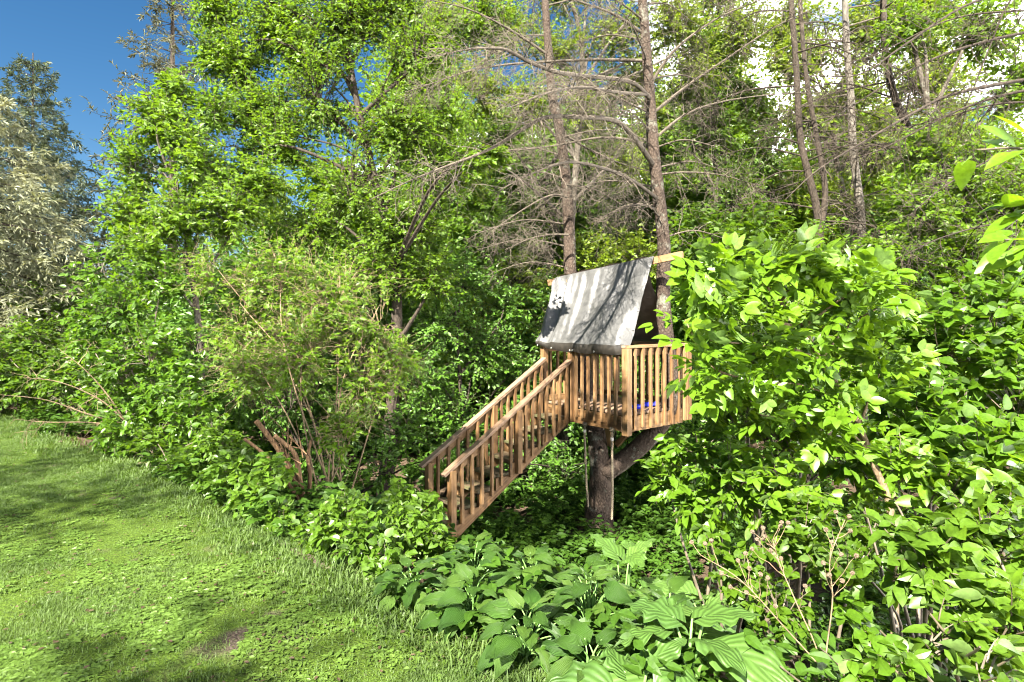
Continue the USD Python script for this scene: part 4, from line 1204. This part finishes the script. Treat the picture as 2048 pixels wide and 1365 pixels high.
plant("leafy_shrub", "shrub with long pale leaves filling the bottom right corner", "shrub", 55, lob((1850, 1120, 120, 2.5), (1960, 1080, 130, 2.5), (2020, 1230, 130, 2.2), (1860, 1270, 120, 2.2), (1960, 1340, 130, 2.0), (1760, 1290, 80, 2.3), depth=.8), (1.9, 2.35), 220, 8, .088, TN, "leaf_round", parts=300, r0=.012)
plant("leafy_shrub", "shrub reaching over the dead stalks between sapling stem and corner shrub", "shrub", 56, lob((1745, 950, 70, 3.9), (1690, 920, 60, 4.1), (1800, 960, 100, 3.1), (1900, 980, 110, 3.0), (1730, 1040, 70, 3.1), (2010, 990, 100, 2.9), depth=.8), (2.3, 3.2), 150, 8, .098, TN, "leaf_ash", parts=220, r0=.014)
plant("leafy_shrub", "low sprawling leaves at the bottom edge right of the burdock", "shrub", 57, lob((1640, 1320, 70, 2.5), (1740, 1345, 80, 2.3), (1560, 1350, 50, 2.5), (1820, 1350, 70, 2.2), (1700, 1240, 60, 2.8), depth=.9), (1.45, 2.5), 260, 8, .07, TW, "leaf_shrub", parts=180, r0=.006)
# twigs reaching in from the right edge, upper part
rng = np.random.default_rng(61)
t = thing("ash_sapling", "near sapling branch of big yellow green leaves entering at the right edge", "sapling", loc=(2.35, 2.15, float(H(2.35, 2.15))))
tb2 = np.array([2.35, 2.15, float(H(2.35, 2.15))])
emit("trunk", *bark_tube([tb2, PX(2230, 900, 2.1), PX(2200, 500, 2.05), PX(2120, 350, 2.0)], .018, .008, 30, 8, .05, 3), "stem_brown", t, smooth=True)
LL = [[], [], [], []]
for s_ in ([PX(2200, 500, 2.05), PX(2110, 480, 2.0), PX(2010, 480, 1.95)], [PX(2120, 350, 2.0), PX(2050, 300, 2.0), PX(1955, 300, 2.0)], [PX(2150, 400, 2.0), PX(2060, 420, 2.1), PX(2010, 460, 2.1)]):
    emit("branch", *bark_tube(s_, .006, .003, 14, 6, .05, 2), "stem_brown", t, smooth=True)
    P = branch_twigs(rng, spline(s_, 16), 6, .12, droop=.0, t0=.45)
    q = leaves_along(rng, P, 2, .118, t0=.7, droop=.2, jitter=.35)
    for a_, b_ in zip(LL, q):
        a_.append(b_)
emit_leaves(rng, t, [np.concatenate(a_) for a_ in LL], TN, "leaf_ash", parts=60, min_px=30)

# low seedlings along the bed, left of the hostas
SG = dict(T=TW, mname="leaf_round", r0=.008, twig_r=.0022, gap=.3)
plant("round_leaved_shrub", "round leaved seedlings nearest the stair foot post, pale and tall", "shrub", 70, lob((845, 1020, 48, 4.7), (862, 1085, 48, 4.5), (815, 1060, 60, 4.5), (800, 995, 40, 4.8), depth=.9), (-.8, 4.75), 420, 8, .072, parts=220, **SG)
plant("round_leaved_shrub", "round leaved shrub in front of the hosta row's left end", "shrub", 71, lob((730, 1080, 70, 4.2), (690, 1030, 60, 4.5), (770, 1130, 55, 4.0), (640, 1070, 55, 4.4), depth=.9), (-1.1, 4.35), 420, 8, .066, parts=220, **SG)
plant("round_leaved_shrub", "bright low shrub left of the hanging burdock leaves at the lawn", "shrub", 72, lob((545, 945, 42, 5.2), (470, 940, 60, 5.6), (510, 1000, 60, 5.2), (430, 980, 50, 5.7), (560, 1040, 45, 4.9), depth=.9), (-2.4, 5.5), 380, 8, .075, parts=200, **SG)
plant("round_leaved_shrub", "low dark shrub overhanging the lawn in the middle of the bed edge", "shrub", 73, lob((380, 930, 60, 6.4), (310, 900, 60, 6.9), (430, 890, 60, 6.4), depth=.9), (-3.7, 6.6), 330, 8, .08, T=TN, mname="leaf_tree", parts=160, r0=.01, twig_r=.003)
plant("leafy_shrub", "low leafy shrub at the lawn edge with narrow drooping leaves", "shrub", 74, lob((240, 860, 60, 7.4), (300, 810, 65, 7.3), (200, 820, 55, 7.9), (380, 830, 65, 6.9), depth=.9), (-4.7, 7.6), 260, 9, .085, T=TN, mname="leaf_shrub", parts=120, r0=.01)
plant("leafy_shrub", "shaded shrub at the far end of the lawn under the spruces", "shrub", 75, lob((60, 760, 80, 10.5), (140, 740, 80, 10), (0, 720, 70, 10.5), (200, 760, 70, 9.2), (-60, 780, 80, 10.5), (60, 690, 60, 11), depth=.9), (-7.6, 10.6), 130, 10, .11, T=T4, mname="leaf_tree", r0=.015)
plant("leafy_shrub", "pale green arching shrub between spruce and honeysuckle", "shrub", 76, lob((220, 620, 90, 8.4), (300, 700, 90, 7.8), (170, 690, 60, 8.8), (360, 760, 80, 7.2), (250, 740, 80, 8.0), (330, 560, 80, 8.2), (200, 540, 60, 8.8), depth=.9), (-5.2, 8.4), 130, 10, .09, T=TN, mname="leaf_shrub", parts=120, r0=.02, min_px=10)
# honeysuckle with bare tan twigs
plant("honeysuckle", "large twiggy honeysuckle with tan bare stems left of the stairs", "shrub", 80, lob((560, 560, 105, 6.6), (680, 590, 110, 6.3), (760, 640, 90, 6.2), (480, 640, 95, 6.8), (610, 700, 110, 6.2), (730, 760, 90, 6.0), (430, 560, 80, 7.0), (690, 860, 70, 5.8), (800, 720, 60, 6.2), (500, 740, 80, 6.3), depth=.9),
      (-1.85, 6.1), 190, 11, .066, T4, "leaf_bright", r0=.011, twig_r=.0028, twig_mat="twig_tan", extra_twigs=2, parts=240, gap=.46, min_px=8)
# dead twig spray arching over the far lawn
rng = np.random.default_rng(91)
db = PX(260, 850, 7.6)
t = thing("dead_branch", "bare tan branches arching out over the far lawn", "branch", loc=db)
for rows in ([(260, 850, 7.6), (200, 800, 7.4), (120, 765, 7.2), (40, 755, 7.0)], [(250, 850, 7.6), (180, 830, 7.3), (90, 800, 7.1), (0, 790, 7.0)], [(240, 852, 7.6), (170, 845, 7.4), (100, 845, 7.3), (40, 840, 7.2)], [(255, 850, 7.6), (215, 790, 7.5), (170, 740, 7.4), (120, 700, 7.3)]):
    dead_branch(rng, t, pxs(rows), .012, .003, n2=7, len2=.5, n3=2, len3=.2, bmat="twig_tan")

# trees on the left
plant("broadleaf_tree", "tall bright green tree with airy crown rising left of the tree house", "tree", 100,
      lob((700, 40, 130, 9.6), (560, 40, 110, 9.8), (830, 110, 110, 9.4), (640, 190, 125, 9.4), (790, 240, 125, 9.2), (560, 300, 100, 9.3), (880, 330, 95, 9.2), (700, 370, 125, 9.0), (810, 450, 110, 9.0), (620, 450, 90, 9.0), (480, 120, 90, 9.9), (900, 210, 80, 9.4), (500, 230, 90, 9.6), (960, 40, 100, 9.6), (620, 110, 90, 9.7), (985, 300, 52, 6.5), (955, 330, 40, 6.5), (720, -90, 140, 9.6), (440, 20, 80, 10), (480, 330, 80, 9.4), (560, 230, 80, 9.6), (420, 110, 60, 9.9), (800, 10, 80, 9.7), (740, 540, 90, 8.8), (860, 560, 80, 8.9)),
      (-1.95, 8.9), 165, 14, .076, T2, "leaf_bright", r0=.10, twig_mat="bark_dark", trunk_pts=np.array(pxs([(792, 700, 9.0), (786, 520, 9.1), (740, 320, 9.3), (700, 120, 9.5), (690, -120, 9.6)])), mass="crown", limb_name="limb", gap=.42, gscale=1.3, twig_r=.006)
plant("broadleaf_tree", "bushy light green tree against the blue sky at upper left", "tree", 101,
      lob((330, 250, 95, 8.7), (270, 330, 80, 8.8), (400, 320, 100, 8.5), (460, 420, 95, 8.4), (260, 430, 75, 8.7), (350, 180, 55, 8.8), (360, 430, 90, 8.3), (300, 500, 80, 8.3), (430, 220, 60, 8.8), (520, 360, 70, 8.6)),
      (-4.6, 8.7), 135, 13, .090, T2, "leaf_bright", r0=.06, twig_mat="bark_grey", trunk_pts=np.array(pxs([(400, 700, 8.7), (380, 520, 8.6), (350, 350, 8.6), (340, 220, 8.7)])), mass="crown", limb_name="limb", gap=.40, gscale=1.5, twig_r=.005)
plant("broadleaf_tree", "dark tree with fine twigs behind the honeysuckle", "tree", 102,
      lob((880, 640, 90, 9.4), (840, 760, 90, 9.0), (940, 560, 80, 10), (960, 700, 90, 9.8), (900, 850, 90, 9.0), (1010, 620, 70, 10.4), (1040, 760, 80, 10.2), (980, 860, 90, 9.6), (1080, 880, 80, 10)),
      (-1.1, 9.6), 110, 14, .080, T2, "leaf_dark", r0=.06, twig_mat="bark_dark", trunk_pts=np.array(pxs([(930, 900, 9.6), (920, 760, 9.6), (910, 620, 9.6)])), mass="crown", limb_name="limb", gap=.38, twig_r=.005)
spruce("spruce_tree", "blue green spruce at the left edge with its tip against the sky", 110, tuple(PX(66, 640, 16.5)[:2]), 9.9, 4.6, levels=30, mname="needle", first=.02)
spruce("spruce_tree", "spruce with tan cone laden sprays behind the upper left tree", 111, tuple(PX(345, 640, 16)[:2]), 13.4, 3.4, mname="needle_tan", levels=34, dens=.6, bare_gap=.2, droop=.28)
spruce("spruce_tree", "pale tan drooping spruce at the far left edge behind the lawn end", 112, tuple(PX(-20, 640, 13)[:2]), 7.0, 4.6, levels=25, mname="needle_pale", droop=.5, first=.02)

# behind the tree house and to the right
BG = [
    ("shadowy shrub filling the gap behind the tree house deck", "leaf_dark", "leafy_shrub", (1.9, 10.6), lob((1180, 780, 80, 10.4), (1280, 760, 90, 10.6), (1380, 780, 90, 10.6), (1120, 640, 80, 11), (1240, 640, 80, 11), (1330, 900, 80, 10), (1220, 900, 80, 10.2), (1120, 960, 70, 9.6), (1010, 960, 70, 9.2)), .09, 90),
    ("sunlit shrub top seen above the ridge beam", "leaf_yellow", "leafy_shrub", (1.6, 12.5), lob((1040, 560, 80, 12.5), (1180, 540, 90, 12.5), (1280, 520, 90, 12.6), (980, 640, 80, 12.2), (1100, 690, 90, 12.2)), .10, 85),
    ("leafy tree whose crown fills the gap between the two spruce stems", "leaf_tree", "broadleaf_tree", (2.3, 14.5), lob((1210, 300, 90, 14), (1180, 420, 90, 14), (1000, 270, 90, 14.5), (960, 400, 90, 14.5), (1060, 420, 80, 14.5), (1250, 180, 80, 14), (1010, 480, 80, 14)), .12, 48),
    ("thin fine leaved tree high above the ridge beam", "leaf_yellow", "broadleaf_tree", (1.0, 12.0), lob((880, 30, 90, 12), (1490, 60, 80, 12.4), (1010, 60, 90, 12), (1110, 110, 90, 12), (1230, 60, 90, 12.2), (1350, 40, 90, 12.2), (1060, 200, 80, 12), (1180, 210, 80, 12), (1390, 130, 70, 12.4), (1130, -40, 110, 12), (960, 180, 80, 12), (1290, 150, 70, 12.4), (930, 330, 80, 12), (1240, 330, 70, 12.5)), .085, 110),
    ("pale poplar like tree high right of the right stem", "leaf_tree", "broadleaf_tree", (4.9, 13.5), lob((1430, 100, 110, 13.5), (1420, 260, 100, 13.5), (1460, 400, 100, 13.2), (1390, 470, 80, 13), (1500, 180, 80, 13.5), (1380, 180, 70, 13.5), (1440, -40, 110, 13.5), (1530, 300, 90, 13.5), (1330, 300, 70, 13.5)), .10, 95),
    ("yellow green tree spreading behind the two dark bare trunks", "leaf_yellow", "broadleaf_tree", (8.6, 14), lob((1760, 300, 110, 14), (1650, 420, 90, 14), (1740, 60, 110, 14), (1860, 150, 120, 13.6), (1580, 60, 90, 14.5), (1560, 380, 70, 14.3), (1900, 300, 110, 13.4), (1840, 20, 110, 13.8), (1700, 180, 80, 14), (1620, 230, 90, 14), (1570, 130, 65, 14), (1630, 120, 60, 14), (1530, 240, 60, 14), (1500, 460, 80, 14)), .11, 90),
    ("green maple like tree crowding the upper right edge", "leaf_bright", "broadleaf_tree", (7.4, 9.4), lob((1960, 60, 110, 9.5), (2040, 160, 110, 9.2), (1960, 330, 110, 9), (1850, 430, 110, 9), (2040, 400, 110, 8.6), (1780, 520, 90, 8.8), (1930, 520, 100, 8.4), (2060, 540, 90, 8.2), (1850, 300, 90, 9.2), (1820, 60, 90, 9.6)), .10, 85),
    ("light green saplings low between the bare trunks and the deck", "leaf_bright", "leafy_shrub", (4.6, 9.5), lob((1640, 520, 100, 9.4), (1540, 560, 90, 9.4), (1720, 560, 100, 9), (1460, 600, 80, 9.4), (1640, 660, 110, 8.8), (1820, 640, 110, 8.4), (1960, 700, 110, 8)), .095, 95),
    ("deep green undergrowth shrub right of the trunk under the deck", "leaf_dark", "leafy_shrub", (3.4, 8.6), lob((1480, 800, 90, 8.6), (1400, 880, 80, 8.4), (1580, 840, 100, 8.4), (1700, 860, 110, 7.8), (1340, 970, 70, 8.2), (1480, 980, 100, 7.4), (1860, 820, 120, 7.0)), .085, 100),
    ("far trees closing the view low in the middle", "leaf_tree", "broadleaf_tree", (-1.0, 18), lob((900, 560, 110, 18), (1020, 480, 110, 18), (780, 620, 120, 17.5), (1120, 600, 110, 18), (1240, 560, 110, 18), (1360, 600, 110, 18), (640, 620, 120, 17.5), (900, 700, 110, 17), (1060, 720, 110, 17), (1200, 720, 110, 17)), .15, 45),
    ("far green trees closing the view low at right", "leaf_bright", "broadleaf_tree", (9.5, 18), lob((1480, 560, 110, 18), (1620, 560, 120, 18), (1760, 560, 120, 18), (1900, 540, 120, 18), (2040, 520, 120, 17), (1560, 700, 120, 17), (1720, 720, 120, 17), (1900, 700, 120, 17)), .15, 45),
    ("broad shrub thicket behind the honeysuckle and the stairs", "leaf_dark", "leafy_shrub", (-2.6, 8.2), lob((480, 780, 80, 8.0), (580, 800, 80, 7.8), (700, 820, 80, 7.6), (800, 860, 75, 7.6), (860, 940, 60, 7.4), (400, 700, 80, 8.2), (640, 900, 70, 7.2), (760, 930, 60, 7.0)), .075, 105),
    ("far thicket behind the left end of the lawn", "leaf_tree", "leafy_shrub", (-8.5, 14), lob((0, 620, 90, 14), (120, 620, 90, 13.5), (240, 620, 90, 13), (360, 620, 100, 12.5), (480, 600, 100, 12), (100, 700, 90, 13), (-80, 690, 100, 13.5), (560, 680, 90, 11.5)), .12, 60),
]
for i, (lab, mname, nm, bxy, lobes, size, dens) in enumerate(BG):
    tree = nm == "broadleaf_tree"
    tops = sorted(lobes, key=lambda l: l[0][2])
    tpts = None
    if tree:
        cz = np.mean([l[0] for l in lobes], 0)
        tpts = np.array([[bxy[0] * .6 + cz[0] * .4, bxy[1], cz[2] * .45], [cz[0], bxy[1], cz[2]], tops[-1][0]])
    plant(nm, lab, "tree" if tree else "shrub", 200 + i, lobes, bxy, dens * .95, 13, size, T2, mname, r0=.10 if tree else .02, twig_mat="bark_dark" if not tree else "bark_grey", trunk_pts=tpts, mass="crown" if tree else "foliage", limb_name="limb" if tree else "stem", twig_r=.006, gap=.40)

# the wood behind everything reads as one mass
rng = np.random.default_rng(140)


def far_tree(seed, size, n, tall):
    r_ = np.random.default_rng(seed)
    lobes = [(np.array([*r_.normal(0, 1.1, 2), z + r_.normal(0, .4)]), np.array([1.3, 1.3, 1.1]) * r_.uniform(.75, 1.15)) for z in np.linspace(.7, tall, n)]
    P = lobe_twigs(r_, lobes, 200, K=3, gap=.40, seed=seed)
    L = leaves_along(r_, P, 13, size, t0=.2)
    return batch(T2, *L)


fp = [("far_crown", *far_tree(900, .15, 10, 5.2), "leaf_tree"), ("far_crown", *far_tree(901, .14, 12, 7.5), "leaf_bright"), ("far_crown", *far_tree(902, .13, 8, 3.4), "leaf_dark"), ("far_crown", *far_tree(903, .15, 13, 9.0), "leaf_yellow")]
wpos, wid, wsc = [], [], []
for Y_, step, kinds in ((13.0, 2.1, (2, 2, 0)), (15.5, 2.2, (0, 2, 0)), (19, 2.6, (0, 1, 0, 1)), (23, 3.0, (1, 3, 1, 0)), (28, 3.6, (1, 3))):
    for X_ in np.arange(-1.05 * Y_, 1.05 * Y_, step):
        x_, y_ = X_ + rng.normal(0, .5), Y_ + rng.normal(0, .6)
        if X_ / Y_ < -.45:
            continue
        wpos.append([x_, y_, float(H(x_, y_)) - .2]); wid.append(kinds[rng.integers(len(kinds))]); wsc.append(rng.uniform(.8, 1.2) * (1.3 if X_ / Y_ > -.15 and Y_ > 16 else 1.0))
instancer("woodland", fp, np.array(wpos), rng.uniform(0, 6.28, len(wpos)), np.array(wsc), np.array(wid), "mass of far broadleaf woodland closing the view behind the trees", "woodland")

# bare trunks at right
rng = np.random.default_rng(120)
for nm, lab, Y, rows, r0, bm, tw in [
    ("spruce_tree", "dark bare spruce trunk with a thin twin stem right of the deck", 11, [(1640, 760), (1640, 600), (1638, 470), (1632, 410), (1612, 330), (1600, 270), (1592, 130), (1582, 0), (1570, -200)], .088, "bark_dark", True),
    ("dead_tree", "tall pale trunk with peeling grey bark right of the twin stemmed spruce", 12, [(1725, 760), (1722, 600), (1722, 440), (1706, 300), (1702, 200), (1694, 100), (1690, 0), (1686, -200)], .10, "bark_pale", False),
    ("leaning_tree", "dark trunk leaning left, rightmost of the trunks behind the sapling", 10.5, [(1930, 760), (1905, 560), (1880, 420), (1850, 320), (1795, 210), (1772, 110), (1766, 0), (1760, -200)], .09, "bark_dark", False),
]:
    pts = pxs([(a_, b_, Y) for a_, b_ in rows])
    b0 = np.array([pts[0][0], pts[0][1], float(H(pts[0][0], pts[0][1]))])
    t = thing(nm, lab, "tree", None, b0)
    emit("trunk", *bark_tube([b0 - [0, 0, .1]] + pts, r0, r0 * .5, 60, 12, .10, int(Y)), bm, t, smooth=True)
    if tw:
        emit("stem", *bark_tube(pxs([(1640, 470, Y), (1650, 380, Y), (1632, 270, Y), (1612, 150, Y), (1600, 0, Y), (1595, -150, Y)]), .06, .03, 40, 9, .1, 5), bm, t, smooth=True)
    sp = spline(pts, 120)
    for q in np.linspace(.28, .95, 24 if tw else 14):
        p = sp[int(q * 119)]; a = rng.uniform(0, 6.28); L = rng.uniform(1.0, 2.4)
        d = np.array([math.cos(a), math.sin(a) * .7, rng.uniform(-.25, .2)])
        dead_branch(rng, t, [p, p + d * L * .5 + [0, 0, .06], p + d * L + [0, 0, -.12 * L]], .018, .005, n2=int(8 * L), len2=.7, n3=3, len3=.3, bmat="bark_dark" if bm != "bark_pale" else "twig_grey", tw=.006)
# spruce off the right edge whose long bare boughs sweep into the picture
rng = np.random.default_rng(130)
Y = 6.6
b0 = np.array([*PX(2330, 640, Y)[:2], 0]); b0[2] = float(H(b0[0], b0[1]))
t = thing("spruce_tree", "long bare boughs of a spruce sweeping in from the right edge", "tree", None, b0)
emit("trunk", *bark_tube([b0 - [0, 0, .1], b0 + [0, 0, 3], b0 + [-.1, 0, 7]], .16, .08, 40, 14, .1, 3), "bark_spruce", t, smooth=True)
for rows, r in [
    ([(2310, 20, 6.6), (2048, 66, 6.5), (1906, 103, 6.4), (1804, 150, 6.3), (1700, 215, 6.2), (1600, 270, 6.1)], .026),
    ([(2320, 110, 6.6), (2048, 160, 6.3), (1906, 189, 6.1), (1824, 228, 6.0), (1722, 287, 5.8), (1636, 340, 5.7), (1570, 400, 5.6)], .030),
    ([(2320, 140, 6.6), (2048, 182, 6.5), (1940, 212, 6.5), (1865, 246, 6.4), (1760, 300, 6.4), (1660, 330, 6.4)], .026),
    ([(2330, -60, 6.6), (2120, -30, 6.4), (1947, 5, 6.2), (1804, 94, 6.1), (1740, 140, 6.0), (1680, 160, 6.0)], .026),
    ([(2330, -160, 6.6), (2100, -80, 6.8), (2021, 0, 6.9), (1976, 103, 7.0), (1947, 176, 7.0), (1915, 250, 7.0)], .020),
    ([(2330, 240, 6.6), (2048, 205, 6.7), (1900, 232, 6.8), (1780, 262, 6.9), (1640, 262, 7.0)], .020),
    ([(2330, 300, 6.6), (2048, 300, 6.2), (1960, 330, 6.0), (1880, 380, 5.8), (1820, 430, 5.7)], .018),
    ([(2330, 0, 6.6), (2060, 20, 7), (1900, 40, 7.2), (1720, 120, 7.4), (1560, 130, 7.5)], .020),
    ([(2320, 420, 6.6), (2048, 440, 6.2), (1900, 470, 6.0), (1790, 520, 5.8)], .016),
]:
    dead_branch(rng, t, pxs(rows), r * .75, .004, n2=34, len2=.75, n3=4, len3=.28, bmat="bark_dark", droop=.15)

# trees behind the photographer, across the lawn, whose crowns shade it
rr = np.random.default_rng(500)
x, y, h = -10.0, -2.6, 9.0
lobes = [(np.array([x + rr.uniform(-3, 3), y + rr.uniform(-3, 3), h - 2.6 + rr.uniform(-2.2, 1.8)]), np.array([1.4, 1.4, 1.1])) for _ in range(18)]
first = plant("shade_tree", "broad tree on the far side of the lawn, left of the photographer", "tree", 520, lobes, (x, y), 8, 13, .10, T2, "leaf_tree", r0=.11, twig_mat="bark_dark", trunk_pts=np.array([[x, y, 3.0], [x + .2, y, h - 2]]), mass="crown", limb_name="limb", gap=.30, gscale=.9, twig_r=.004)
for x, y, rz, lab in ((-5.6, -8.4, 130, "broad tree standing behind the photographer"), (-14.2, 1.4, 250, "broad tree at the far left beyond the lawn")):
    copy_of(first, "shade_tree", (x, y, float(H(x, y))), rz, 1.0, lab)
copy_of(first, "shade_tree", (-8.0, -4.6, float(H(-8.0, -4.6))), 40, 1.05, "broad tree beside the lawn, nearest the photographer on the left")
rr = np.random.default_rng(530)
x, y = 1.3, -1.3
lobes = [(np.array(c) + rr.normal(0, .06, 3), np.array([r_, r_, r_ * .8])) for c, r_ in (((-3.15, .75, 6.65), .95), ((-2.6, 1.2, 6.6), .7), ((-1.8, 1.8, 6.25), .68), ((-1.3, 2.1, 6.1), .5), ((-4.3, -.9, 7.4), 1.0), ((-4.9, .4, 6.6), 1.1))]
plant("overhanging_tree", "tree at the lawn edge behind the photographer with boughs reaching over the bed", "tree", 531, lobes, (x, y), 30, 13, .11, T2, "leaf_tree", r0=.13, twig_mat="bark_dark", trunk_pts=np.array([[x, y, 2.6], [x - .8, y + .3, 5.2], [x - 2.2, y + 1.0, 7.2]]), mass="crown", limb_name="limb", gap=.34, gscale=1.4, twig_r=.006)
